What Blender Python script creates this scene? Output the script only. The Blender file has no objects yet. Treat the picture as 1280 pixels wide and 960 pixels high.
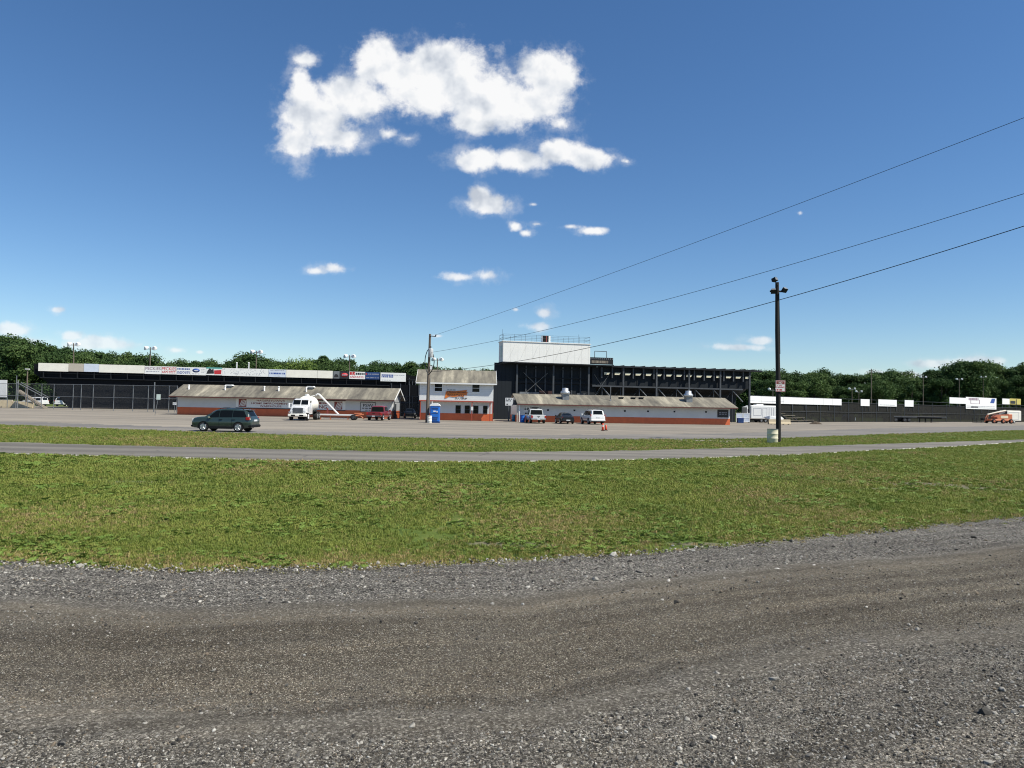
import bpy, math, random
import numpy as np
from mathutils import Vector, Matrix
random.seed(7); RNG = np.random.default_rng(11)
R = math.radians
scene = bpy.context.scene
COL = scene.collection

# ------------------------------------------------------------------ camera
FPX, CAMH, PITCH, ROLL = 900.0, 2.53, R(1.53), R(1.1)
_F = Vector((0, math.cos(PITCH), math.sin(PITCH)))
_U0 = Vector((0, -math.sin(PITCH), math.cos(PITCH))); _R0 = Vector((1, 0, 0))
_RT = _R0*math.cos(ROLL) + _U0*math.sin(ROLL)
_UP = -_R0*math.sin(ROLL) + _U0*math.cos(ROLL)
EYE = Vector((0, 0, CAMH))
def ray(px, py): return _F + _RT*((px-640)/FPX) + _UP*((480-py)/FPX)
def W(px, py, Z):
    d = ray(px, py); return EYE + d*(Z/d.y)
def G(px, py):
    d = ray(px, py); return EYE + d*(-CAMH/d.z)
cam_d = bpy.data.cameras.new('camera'); cam = bpy.data.objects.new('camera', cam_d); COL.objects.link(cam)
cam_d.sensor_width = 36; cam_d.lens = 36*FPX/1280; cam_d.clip_start = .1; cam_d.clip_end = 6000
m = Matrix.Identity(4)
for i in range(3):
    m[i][0] = _RT[i]; m[i][1] = _UP[i]; m[i][2] = -_F[i]; m[i][3] = EYE[i]
cam.matrix_world = m; scene.camera = cam

# ------------------------------------------------------------------ helpers
class Frame:
    """a vertical plane through two ground points; lx runs along it, ly goes away from the camera"""
    def __init__(s, px0, Z0, px1, Z1):
        a = W(px0, 505, Z0); b = W(px1, 505, Z1)
        s.o = Vector((a.x, a.y, 0)); s.len = math.hypot(b.x-a.x, b.y-a.y)
        s.a = math.atan2(b.y-a.y, b.x-a.x)
        s.u = Vector((math.cos(s.a), math.sin(s.a), 0)); s.n = Vector((-math.sin(s.a), math.cos(s.a), 0))
    def at(s, px, py, off=0.0):
        d = ray(px, py); o = s.o + s.n*off
        t = (o-EYE).dot(s.n)/d.dot(s.n); p = EYE + d*t
        return (p-s.o).dot(s.u), p.z
    def x(s, px, off=0.0, py=505): return s.at(px, py, off)[0]
    def z(s, px, py, off=0.0): return s.at(px, py, off)[1]
    def w(s, lx, ly=0, lz=0): return s.o + s.u*lx + s.n*ly + Vector((0, 0, lz))

class MB:
    def __init__(s): s.v = []; s.f = []; s.m = []; s.sm = []
    def add(s, vs, fs, m=0, smooth=False):
        b = len(s.v); s.v += [tuple(v) for v in vs]
        for f in fs: s.f.append(tuple(b+i for i in f)); s.m.append(m); s.sm.append(smooth)
        return s
    def box(s, x0, x1, y0, y1, z0, z1, m=0):
        if x0 > x1: x0, x1 = x1, x0
        if y0 > y1: y0, y1 = y1, y0
        if z0 > z1: z0, z1 = z1, z0
        return s.add([(x0,y0,z0),(x1,y0,z0),(x1,y1,z0),(x0,y1,z0),(x0,y0,z1),(x1,y0,z1),(x1,y1,z1),(x0,y1,z1)],
              [(0,3,2,1),(4,5,6,7),(0,1,5,4),(1,2,6,5),(2,3,7,6),(3,0,4,7)], m)
    def bevbox(s, x0, x1, y0, y1, z0, z1, b=.03, m=0):
        # chamfered box
        vs = []; 
        def ring(z, i):
            return [(x0+i+b,y0+i,z),(x1-i-b,y0+i,z),(x1-i,y0+i+b,z),(x1-i,y1-i-b,z),(x1-i-b,y1-i,z),(x0+i+b,y1-i,z),(x0+i,y1-i-b,z),(x0+i,y0+i+b,z)]
        rings = [ring(z0, b), ring(z0+b, 0), ring(z1-b, 0), ring(z1, b)]
        return s.loft(rings, m, cap=True)
    def loft(s, rings, m=0, cap=True, closed=True, smooth=False):
        n = len(rings[0]); vs = [p for r in rings for p in r]; fs = []
        for k in range(len(rings)-1):
            for i in range(n if closed else n-1):
                j = (i+1) % n
                fs.append((k*n+i, k*n+j, (k+1)*n+j, (k+1)*n+i))
        s.add(vs, fs, m, smooth)
        if cap:
            s.add(rings[0], [tuple(range(n))[::-1]], m); s.add(rings[-1], [tuple(range(n))], m)
        return s
    def tube(s, p0, p1, r0, r1=None, n=8, m=0, cap=True):
        r1 = r0 if r1 is None else r1
        return s.path([p0, p1], [r0, r1], n, m, cap)
    def path(s, pts, rs, n=8, m=0, cap=True):
        pts = [Vector(p) for p in pts]
        if not hasattr(rs, '__len__'): rs = [rs]*len(pts)
        rings = []; ref = None
        for i, p in enumerate(pts):
            a = pts[max(i-1, 0)]; b = pts[min(i+1, len(pts)-1)]
            t = (b-a).normalized()
            if ref is None:
                ref = Vector((0,0,1)) if abs(t.z) < .9 else Vector((1,0,0))
            x = (ref - t*ref.dot(t)).normalized(); ref = x; y = t.cross(x)
            rings.append([tuple(p + (x*math.cos(k*2*math.pi/n) + y*math.sin(k*2*math.pi/n))*rs[i]) for k in range(n)])
        return s.loft(rings, m, cap, True, n > 5)
    def lathe(s, prof, c=(0,0,0), n=16, m=0, axis='z', smooth=True):
        rings = []
        for r, h in prof:
            ring = []
            for k in range(n):
                a = 2*math.pi*k/n; p = (r*math.cos(a), r*math.sin(a), h)
                if axis == 'y': p = (p[0], p[2], p[1])
                if axis == 'x': p = (p[2], p[0], p[1])
                ring.append((p[0]+c[0], p[1]+c[1], p[2]+c[2]))
            rings.append(ring)
        return s.loft(rings, m, True, True, smooth)
    def prism_y(s, poly, y0, y1, m=0):
        a = [(x, y0, z) for x, z in poly]; b = [(x, y1, z) for x, z in poly]
        return s.loft([a, b], m)
    def prism_x(s, poly, x0, x1, m=0):
        a = [(x0, y, z) for y, z in poly]; b = [(x1, y, z) for y, z in poly]
        return s.loft([a, b], m)
    def quad(s, a, b, c, d, m=0): return s.add([a, b, c, d], [(0, 1, 2, 3)], m)
    def build(s, name, mats, parent=None, loc=None, rotz=0):
        me = bpy.data.meshes.new(name); me.from_pydata(s.v, [], s.f)
        if not isinstance(mats, (list, tuple)): mats = [mats]
        for mt in mats: me.materials.append(mt)
        me.polygons.foreach_set('material_index', s.m); me.polygons.foreach_set('use_smooth', s.sm)
        import bmesh
        bm = bmesh.new(); bm.from_mesh(me); bmesh.ops.recalc_face_normals(bm, faces=bm.faces); bm.to_mesh(me); bm.free()
        me.update()
        o = bpy.data.objects.new(name, me); COL.objects.link(o)
        if parent: o.parent = parent
        if loc is not None: o.location = loc
        o.rotation_euler = (0, 0, rotz)
        return o
def fast_mesh(name, verts, faces, mats, parent=None, smooth=False):
    verts = np.asarray(verts, np.float32); faces = np.asarray(faces, np.int32)
    me = bpy.data.meshes.new(name); me.vertices.add(len(verts)); me.vertices.foreach_set('co', verts.ravel())
    k = faces.shape[1]
    me.loops.add(faces.size); me.loops.foreach_set('vertex_index', faces.ravel())
    me.polygons.add(len(faces)); me.polygons.foreach_set('loop_start', np.arange(0, faces.size, k, dtype=np.int32))
    me.polygons.foreach_set('use_smooth', np.full(len(faces), smooth))
    me.update(calc_edges=True)
    for mt in (mats if isinstance(mats, (list, tuple)) else [mats]): me.materials.append(mt)
    return me
def link(name, me, parent=None):
    o = bpy.data.objects.new(name, me); COL.objects.link(o)
    if parent: o.parent = parent
    return o
def tag(o, label=None, cat=None, group=None, kind=None):
    if label: o['label'] = label
    if cat: o['category'] = cat
    if group: o['group'] = group
    if kind: o['kind'] = kind
    return o
def thing(name, label, cat, loc=(0,0,0), rotz=0, group=None):
    o = bpy.data.objects.new(name, None); COL.objects.link(o); o.empty_display_size = .2
    o.location = loc; o.rotation_euler = (0, 0, rotz)
    return tag(o, label, cat, group)
def dup(root, loc, rotz=None, label=None, group=None, scale=None):
    r = root.copy(); COL.objects.link(r); r.location = loc
    if rotz is not None: r.rotation_euler = (0, 0, rotz)
    if scale: r.scale = scale
    if label: r['label'] = label
    if group: r['group'] = group
    for ch in list(root.children):
        c = ch.copy(); COL.objects.link(c); c.parent = r
        for g in list(ch.children):
            d = g.copy(); COL.objects.link(d); d.parent = c
    return r

# ------------------------------------------------------------------ materials
class NT:
    def __init__(s, nt): s.nt = nt; s.n = nt.nodes; s.l = nt.links
    def node(s, t, **kw):
        n = s.n.new(t)
        for k, v in kw.items():
            if k == 'i':
                for kk, vv in v.items(): s.set(n, kk, vv)
            else: setattr(n, k, v)
        return n
    def set(s, n, k, v):
        sock = n.inputs[k]
        if isinstance(v, bpy.types.NodeSocket): s.l.new(v, sock)
        else: sock.default_value = v
    def math(s, op, a, b=None, c=None, clamp=False):
        n = s.n.new('ShaderNodeMath'); n.operation = op; n.use_clamp = clamp
        for i, v in enumerate((a, b, c)):
            if v is not None: s.set(n, i, v)
        return n.outputs[0]
    def mix(s, fac, a, b, blend='MIX'):
        n = s.n.new('ShaderNodeMix'); n.data_type = 'RGBA'; n.blend_type = blend
        s.set(n, 0, fac); s.set(n, 6, a if isinstance(a, bpy.types.NodeSocket) else (*a, 1)); s.set(n, 7, b if isinstance(b, bpy.types.NodeSocket) else (*b, 1))
        return n.outputs[2]
    def ramp(s, fac, stops, interp='LINEAR'):
        n = s.n.new('ShaderNodeValToRGB'); s.set(n, 0, fac); e = n.color_ramp.elements; n.color_ramp.interpolation = interp
        while len(e) < len(stops): e.new(.5)
        for el, (p, c) in zip(e, stops):
            el.position = p; el.color = (*c, 1) if hasattr(c, '__len__') else (c, c, c, 1)
        return n.outputs[0]
    def noise(s, vec, scale, detail=4, rough=.55, out=0):
        n = s.n.new('ShaderNodeTexNoise'); s.set(n, 'Scale', scale); s.set(n, 'Detail', detail); s.set(n, 'Roughness', rough)
        if vec is not None: s.set(n, 'Vector', vec)
        return n.outputs[out]
    def mapv(s, vec, sc=(1,1,1), loc=(0,0,0), rot=(0,0,0)):
        n = s.n.new('ShaderNodeMapping'); s.set(n, 'Vector', vec); s.set(n, 'Scale', sc); s.set(n, 'Location', loc); s.set(n, 'Rotation', rot)
        return n.outputs[0]
    def bump(s, h, strength=.5, dist=.02, nrm=None):
        n = s.n.new('ShaderNodeBump'); s.set(n, 'Height', h); s.set(n, 'Strength', strength); s.set(n, 'Distance', dist)
        if nrm is not None: s.set(n, 'Normal', nrm)
        return n.outputs[0]
    def coord(s, k='Object'): return s.n.new('ShaderNodeTexCoord').outputs[k]
    def pos(s): return s.n.new('ShaderNodeNewGeometry').outputs['Position']
MATS = {}
def new_mat(name):
    m = bpy.data.materials.new(name); m.use_nodes = True
    t = NT(m.node_tree); p = t.n['Principled BSDF']
    MATS[name] = m
    return m, t, p
def mat(name, col, rough=.6, var=.18, scale=2.0, metal=0, spec=.5, coat=0, stretch=(1,1,1), dark=None):
    """plain paint / plastic / metal with uneven wear"""
    if name in MATS: return MATS[name]
    m, t, p = new_mat(name)
    v = t.mapv(t.coord(), stretch)
    n1 = t.noise(v, scale, 6, .65)
    f = t.math('MULTIPLY', t.math('SUBTRACT', n1, .38, clamp=True), 2.6, clamp=True)
    dk = dark or tuple(c*(1-2.2*var) for c in col)
    t.set(p, 'Base Color', t.mix(f, tuple(max(c, 0) for c in dk), col))
    t.set(p, 'Roughness', rough); t.set(p, 'Metallic', metal); t.set(p, 'Specular IOR Level', spec)
    if coat: t.set(p, 'Coat Weight', coat); t.set(p, 'Coat Roughness', .06)
    return m
def paint(name, col, rough=.35): return mat(name, col, rough, .05, .8, 0, .5, .8)
def glass_dark(name='dark_glass', col=(.006,.008,.009)):
    return mat(name, col, .10, .0, 1, 0, .15)
M = {}
M['white'] = mat('white_paint', (.82,.82,.80), .6, .05, 1.2)
M['white_clean'] = mat('white_vinyl', (.80,.80,.79), .5, .03, .9)
M['white_warm'] = mat('weathered_white', (.86,.83,.74), .6, .06, .8)
M['orange_wall'] = mat('red_orange_paint', (.68,.145,.048), .6, .10, 1.5)
M['orange_trim'] = mat('red_trim_paint', (.42,.07,.035), .55, .1, 2)
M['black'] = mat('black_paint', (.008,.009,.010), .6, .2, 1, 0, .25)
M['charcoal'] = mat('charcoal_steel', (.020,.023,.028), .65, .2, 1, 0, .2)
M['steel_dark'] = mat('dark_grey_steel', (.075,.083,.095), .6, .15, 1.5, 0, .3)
M['steel'] = mat('grey_galvanised_steel', (.28,.29,.30), .45, .12, 2, .5)
M['rubber'] = mat('tyre_rubber', (.014,.014,.015), .85, .1, 4)
M['alloy'] = mat('wheel_alloy', (.50,.51,.53), .32, .05, 3, .8)
M['chrome'] = mat('chrome', (.62,.63,.65), .15, .03, 3, 1)
M['glass'] = glass_dark()
M['red_lens'] = mat('red_lens', (.38,.012,.012), .2, .05, 3)
M['white_lens'] = mat('clear_lens', (.72,.74,.76), .12, .05, 3, 0, .7)
M['plate'] = mat('number_plate', (.72,.73,.74), .4, .05, 3)
M['wood_dark'] = mat('creosote_wood', (.022,.019,.019), .9, .25, 1.2, stretch=(3,3,.3))
M['wood_grey'] = mat('weathered_wood', (.20,.16,.125), .9, .22, 1.5, stretch=(3,3,.3))
M['plank'] = mat('bleacher_plank', (.28,.24,.19), .85, .2, 1.4)
M['concrete'] = mat('concrete', (.46,.42,.36), .9, .12, 1.6)
M['beige'] = mat('beige_concrete', (.60,.50,.34), .9, .1, 1.6)
M['blue'] = mat('blue_plastic', (.018,.17,.64), .42, .1, 1.5)
M['blue_dark'] = mat('blue_tarpaulin', (.02,.07,.24), .5, .2, 3)
M['cyan'] = mat('cyan_plastic', (.02,.22,.40), .45, .1, 1.5)
M['orange'] = mat('machine_orange', (.62,.20,.095), .5, .12, 1.6)
M['cone'] = mat('cone_orange', (.72,.075,.03), .5, .05, 1.6)
M['cream'] = mat('cream_barrel_paint', (.74,.68,.50), .65, .1, 2)
M['maroon'] = mat('maroon_print', (.26,.05,.045), .6, .1, 3)
M['ink'] = mat('black_print', (.02,.02,.024), .6, .1, 3)
M['ink_grey'] = mat('grey_print', (.33,.34,.40), .6, .1, 3)
M['ink_red'] = mat('red_print', (.55,.03,.04), .6, .1, 3)
M['ink_blue'] = mat('blue_print', (.03,.08,.33), .6, .1, 3)
M['ink_purple'] = mat('faded_purple_print', (.30,.20,.27), .6, .1, 3)
M['ink_orange'] = mat('orange_print', (.75,.20,.03), .6, .1, 3)
M['ink_yellow'] = mat('yellow_print', (.55,.47,.12), .6, .1, 3)
M['ink_teal'] = mat('teal_print', (.12,.42,.38), .6, .1, 3)
M['tan'] = mat('tan_vinyl', (.50,.45,.38), .6, .06, 1.5)
M['pale_blue'] = mat('pale_blue_vinyl', (.62,.68,.78), .6, .05, 1.5)
M['pale_panel'] = mat('cream_panel', (.78,.72,.52), .6, .08, 1)
M['lamp_white'] = mat('lamp_housing_white', (.80,.80,.80), .4, .04, 1)

def siding(name, col, pitch=.2, vertical=False, amt=.35):
    m, t, p = new_mat(name)
    co = t.coord(); sx = t.node('ShaderNodeSeparateXYZ', i={0: co})
    ax = sx.outputs['X' if vertical else 'Z']
    fr = t.math('FRACT', t.math('DIVIDE', ax, pitch))
    n = t.noise(co, .9, 6, .65)
    c = t.mix(t.math('MULTIPLY', n, 1.0, clamp=True), tuple(x*.84 for x in col), tuple(min(1, x*1.05) for x in col))
    line = t.math('LESS_THAN', fr, .10)
    c = t.mix(t.math('MULTIPLY', line, amt), c, tuple(x*.35 for x in col))
    t.set(p, 'Base Color', c); t.set(p, 'Roughness', .62)
    t.set(p, 'Normal', t.bump(fr, .35, .03)); t.set(p, 'Specular IOR Level', .10)
    return m
M['siding'] = siding('white_lap_siding', (.78,.78,.77), .24)
M['panel_white'] = siding('white_metal_panel', (.82,.81,.78), 1.15, True, .18)
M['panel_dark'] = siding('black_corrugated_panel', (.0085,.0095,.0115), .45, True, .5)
M['wall_block'] = mat('painted_block_wall', (.62,.63,.64), .7, .05, .7)
def roof_mat():
    m, t, p = new_mat('stained_tan_roofing')
    co = t.coord()
    big = t.noise(t.mapv(co, (.55,.12,.12)), 1.0, 6, .62)
    streak = t.noise(t.mapv(co, (2.6,.18,.18)), 1.0, 5, .6)
    fine = t.noise(co, 7, 4, .6); blot = t.noise(t.mapv(co, (1.5,.5,.5)), 1.0, 6, .7)
    f = t.math('ADD', t.math('MULTIPLY', big, .50), t.math('ADD', t.math('MULTIPLY', streak, .22), t.math('MULTIPLY', blot, .28)))
    c = t.ramp(f, [(.36,(.045,.041,.035)),(.46,(.135,.120,.094)),(.55,(.25,.225,.172)),(.64,(.46,.41,.31))])
    c = t.mix(t.math('MULTIPLY', fine, .5), c, (.13,.12,.10))
    t.set(p, 'Base Color', c); t.set(p, 'Roughness', .9)
    t.set(p, 'Normal', t.bump(fine, .3, .02))
    return m
M['roof'] = roof_mat()
M['fascia'] = mat('dark_red_trim', (.11,.030,.022), .6, .1, 2)
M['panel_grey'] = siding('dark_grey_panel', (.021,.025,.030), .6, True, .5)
def mesh_mat(name, col, opacity, cell=.0, var=.3):
    """wire netting seen from far off: most light passes between the wires"""
    m, t, p = new_mat(name)
    n = t.noise(t.coord(), 1.2, 5, .65)
    t.set(p, 'Base Color', t.mix(n, tuple(c*.5 for c in col), col)); t.set(p, 'Roughness', .85); t.set(p, 'Specular IOR Level', .08)
    t.set(p, 'Alpha', t.math('ADD', opacity-var*.5, t.math('MULTIPLY', n, var), clamp=True))
    return m
M['chain'] = mesh_mat('chain_link_wire', (.22,.23,.24), .14, var=.06)
M['shade_net'] = mesh_mat('dark_shade_netting', (.030,.030,.028), .93, var=.2)

def text_mesh(name, body, box, mt, parent, y=-.004, fit=True, shear=0, label=None):
    """lettering lying in the XZ plane, facing -y, filling box = (x0, x1, z0, z1)"""
    cu = bpy.data.curves.new('txt', 'FONT'); cu.body = body; cu.size = 1; cu.extrude = .004; cu.shear = shear; cu.offset = .012
    o = bpy.data.objects.new('txt', cu); COL.objects.link(o)
    dg = bpy.context.evaluated_depsgraph_get()
    me = bpy.data.meshes.new_from_object(o.evaluated_get(dg)); bpy.data.objects.remove(o); bpy.data.curves.remove(cu)
    n = len(me.vertices); a = np.zeros(n*3, np.float32); me.vertices.foreach_get('co', a); a = a.reshape(-1, 3)
    mn = a.min(0); mx = a.max(0); x0, x1, z0, z1 = box
    sx = (x1-x0)/(mx[0]-mn[0]); sz = (z1-z0)/(mx[1]-mn[1])
    b = np.empty_like(a); b[:, 0] = x0+(a[:, 0]-mn[0])*sx; b[:, 2] = z0+(a[:, 1]-mn[1])*sz; b[:, 1] = y-a[:, 2]
    me.vertices.foreach_set('co', b.ravel()); me.name = name; me.materials.clear(); me.materials.append(mt); me.update()
    ob = link(name, me, parent)
    return ob
def strokes(mb, x0, x1, z0, z1, rows, y, m=0, fill=.55, seed=1):
    """rows of worn small print, too far off to read"""
    r = random.Random(seed); h = (z1-z0)/rows
    for k in range(rows):
        x = x0; zc = z1-(k+.5)*h
        while x < x1-.06:
            w = r.uniform(.10, .45); e = min(x+w, x1)
            mb.box(x, e, y-.003, y, zc-h*fill*.5, zc+h*fill*.5, m); x = e+r.uniform(.05, .14)
# ------------------------------------------------------------------ light and sky
SUN = Vector((.55, -.25, .80)).normalized()
EL = math.asin(SUN.z); AZ = math.atan2(SUN.x, SUN.y)
sd = bpy.data.lights.new('sun', 'SUN'); sd.energy = 4.9; sd.angle = R(.53); sd.color = (1, .955, .83)
so = bpy.data.objects.new('sun', sd); COL.objects.link(so); so.rotation_euler = SUN.to_track_quat('Z', 'Y').to_euler(); so.location = (40, -20, 60)
wd = bpy.data.worlds.new('World'); scene.world = wd; wd.use_nodes = True
t = NT(wd.node_tree); t.n.clear()
out = t.node('ShaderNodeOutputWorld')
sky = t.node('ShaderNodeTexSky'); sky.sky_type = 'NISHITA'; sky.sun_disc = False
sky.sun_elevation = EL; sky.sun_rotation = AZ; sky.altitude = 150; sky.air_density = 1.0; sky.dust_density = .0; sky.ozone_density = 3.0
skyc = t.node('ShaderNodeHueSaturation', i={'Saturation': 1.15, 'Value': 1.0, 'Color': sky.outputs[0]}).outputs[0]
skyc = t.mix(1.0, skyc, (.87,.945,1.03), 'MULTIPLY')
bg = t.node('ShaderNodeBackground', i={'Color': skyc, 'Strength': .087})
# clouds: real directions in the sky, u = x/y and v = z/y of the direction (the half of the sky ahead)
dirv = t.coord('Generated')
sp = t.node('ShaderNodeSeparateXYZ', i={0: dirv})
ay = t.math('MAXIMUM', sp.outputs[1], .02)
u = t.math('DIVIDE', sp.outputs[0], ay); v = t.math('DIVIDE', sp.outputs[2], ay)
uv = t.node('ShaderNodeCombineXYZ', i={0: u, 1: v, 2: 0.0}).outputs[0]
def zc(x, y): return (300+x/2.4615, 20+y/2.4615)
BL = []
for x, y, rx, ry, s in [(430,160,95,85,1),(520,190,110,90,1),(640,185,175,110,1),(620,150,110,75,1),(760,250,165,105,1),(940,180,105,80,1),(900,265,130,75,1),
        (560,250,150,75,1),(360,250,150,72,1.05),(240,312,125,90,1),(172,395,72,76,.92),(300,378,110,50,.95),(195,135,62,42,.80),(178,190,46,60,.85),(190,240,60,60,.85),
        (455,362,75,40,.45),(520,378,80,38,.46),(985,330,80,45,.66),(710,325,90,50,.95),(730,440,110,42,1),(860,443,120,40,1),(985,415,90,46,1),(1065,437,80,34,1),(1188,447,46,24,.42),
        (768,580,98,38,.85),(735,555,45,38,.85),(848,648,38,27,.55),(878,668,40,20,.48),(1015,648,62,17,.50),(1080,660,72,20,.55),(915,640,46,16,.42),(900,580,40,14,.38)]:
    px, py = zc(x, y); BL.append((px, py, rx/2.4615, ry/2.4615, s))
BL += [(396,339,28,9,.58),(418,335,30,11,.62),(578,347,34,10,.66),(608,344,38,13,.70),(680,391,18,11,.66),(673,408,26,9,.66),(925,434,50,6,.85),(950,426,26,8,.85),(1000,266,13,9,.42),(645,387,9,5,.5),
       (122,430,54,11,.9),(90,421,20,8,.85),(18,413,30,11,.85),(72,387,15,7,.65),(220,438,15,6,.75),(250,440,9,4,.65),(1215,451,48,9,.85),(1170,455,42,8,.85),(1095,466,22,6,.75),
       (720,434,34,8,.75),(547,420,16,4,.6),(1130,470,30,7,.8),(40,428,40,10,.8)]
acc = None
for px, py, rx, ry, s in BL:
    d = ray(px, py); c = (d.x/d.y, d.z/d.y); a, b = rx/FPX*1.14, ry/FPX*1.16
    vm = t.node('ShaderNodeVectorMath', operation='MULTIPLY_ADD'); t.set(vm, 0, uv); vm.inputs[1].default_value = (1/a, 1/b, 0); vm.inputs[2].default_value = (-c[0]/a, -c[1]/b, 0)
    ln = t.node('ShaderNodeVectorMath', operation='LENGTH'); t.set(ln, 0, vm.outputs[0])
    f = t.math('SUBTRACT', s, ln.outputs['Value'])
    acc = f if acc is None else t.math('SMOOTH_MAX', acc, f, .25)
warp = t.noise(uv, 11, 3, .5, 1)
wv = t.node('ShaderNodeVectorMath', operation='MULTIPLY_ADD'); t.set(wv, 0, warp); wv.inputs[1].default_value = (.02, .02, .02); t.set(wv, 2, uv)
nz = t.math('ADD', t.math('MULTIPLY', t.noise(wv.outputs[0], 12, 3, .5), .56), t.math('MULTIPLY', t.noise(wv.outputs[0], 44, 9, .62), .44))
LD = (.035, .045)
sh = t.node('ShaderNodeVectorMath', operation='ADD'); t.set(sh, 0, wv.outputs[0]); sh.inputs[1].default_value = (.012, .016, 0)
nz1 = t.noise(wv.outputs[0], 15, 4, .5); nz2 = t.noise(sh.outputs[0], 15, 4, .5)
fld = t.math('ADD', acc, t.math('MULTIPLY', t.math('SUBTRACT', nz, .5), 2.3))
al = t.node('ShaderNodeMapRange', interpolation_type='SMOOTHSTEP', i={0: fld, 1: -.02, 2: .52, 3: 0.0, 4: 1.0}).outputs[0]
wisp = t.node('ShaderNodeMapRange', interpolation_type='SMOOTHSTEP', i={0: t.math('ADD', acc, t.math('MULTIPLY', t.math('SUBTRACT', t.noise(wv.outputs[0], 22, 9, .66), .5), 2.6)), 1: -.22, 2: .85, 3: 0.0, 4: .40}).outputs[0]
al = t.math('MAXIMUM', al, wisp)
front = t.math('GREATER_THAN', sp.outputs[1], .02)
al = t.math('MULTIPLY', al, front)
rel = t.math('ADD', .66, t.math('MULTIPLY', t.math('SUBTRACT', nz1, nz2), 3.6))  # light and shade of the clouds painted in by two shifted noises
rel = t.math('SUBTRACT', rel, t.math('MULTIPLY', t.math('SUBTRACT', fld, .70, clamp=True), .30), clamp=True)
cc = t.ramp(rel, [(.0, (.56,.61,.69)), (.45, (.83,.86,.90)), (.8, (1,1,1))])
# low clouds stand farther off in thicker air
lowf = t.node('ShaderNodeMapRange', i={0: v, 1: .02, 2: .22, 3: .55, 4: 1.0}).outputs[0]
cb = t.node('ShaderNodeBackground', i={'Color': cc, 'Strength': .73})
mx = t.node('ShaderNodeMixShader', i={0: t.math('MULTIPLY', al, t.math('MULTIPLY', lowf, .97))})
t.l.new(bg.outputs[0], mx.inputs[1]); t.l.new(cb.outputs[0], mx.inputs[2]); t.l.new(mx.outputs[0], out.inputs[0])
scene.view_settings.view_transform = 'Standard'; scene.view_settings.look = 'None'; scene.view_settings.gamma = 1
scene.view_settings.exposure = .42; scene.view_settings.use_curve_mapping = False
scene.cycles.filter_width = 1.1; scene.cycles.max_bounces = 6; scene.cycles.transparent_max_bounces = 16; scene.cycles.use_denoising = True
wd.cycles.sampling_method = 'MANUAL'; wd.cycles.sample_map_resolution = 256

# ------------------------------------------------------------------ ground zones
def zone(pts):
    q = sorted([(G(x, y).x, G(x, y).y) for x, y in pts]); xs = np.array([a for a, b in q]); zs = np.array([b for a, b in q])
    def f(x):
        x = np.asarray(x, float); r = np.interp(x, xs, zs)
        k1 = (zs[-1]-zs[-2])/(xs[-1]-xs[-2])
        return np.where(x > xs[-1], zs[-1]+(x-xs[-1])*k1, r)
    return f
f_gravel = zone([(-260,698),(0,703),(130,710),(250,713),(450,709),(620,703),(700,698),(820,690),(950,679),(1100,664),(1280,645)])
f_line = zone([(-300,562),(0,567.5),(150,571),(300,575),(450,577.5),(600,578),(740,576),(880,573),(1000,568.5),(1100,563),(1200,558),(1280,552.5)])
f_road = zone([(-300,546),(0,552.5),(150,557),(300,560.5),(450,564),(600,565),(760,564),(880,561),(1000,558),(1100,555),(1280,549.5)])
f_verge = zone([(-300,524),(0,531),(120,535.5),(240,539.8),(430,545.5),(560,548.5),(700,549.3),(850,549),(930,548.5),(1000,547),(1100,543),(1280,537.6)])
def fbm1(x, seed, f0=1.0, oct=5):
    r = np.random.default_rng(seed); y = np.zeros_like(x)
    for k in range(oct):
        ph = r.uniform(0, 6.28, 3); fr = f0*2**k
        for j in range(3): y += np.sin(x*fr*(1+.37*j)+ph[j])/(2**(k*.75))/3
    return y
def strip(name, lo, hi, mt, z, xs, rows=2, jag_lo=0., jag_hi=0., seed=1, kind='structure'):
    a = lo(xs) + fbm1(xs, seed, 1.3)*jag_lo; b = hi(xs) + fbm1(xs, seed+9, 1.3)*jag_hi
    n = len(xs); V = []
    for k in range(rows):
        w = k/(rows-1); V.append(np.stack([xs, a*(1-w)+b*w, np.full(n, z)], 1))
    V = np.concatenate(V); i = np.arange(n-1); Fs = []
    for k in range(rows-1): Fs.append(np.stack([k*n+i, k*n+i+1, (k+1)*n+i+1, (k+1)*n+i], 1))
    me = fast_mesh(name, V, np.concatenate(Fs), mt); o = link(name, me); return tag(o, kind=kind)

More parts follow.
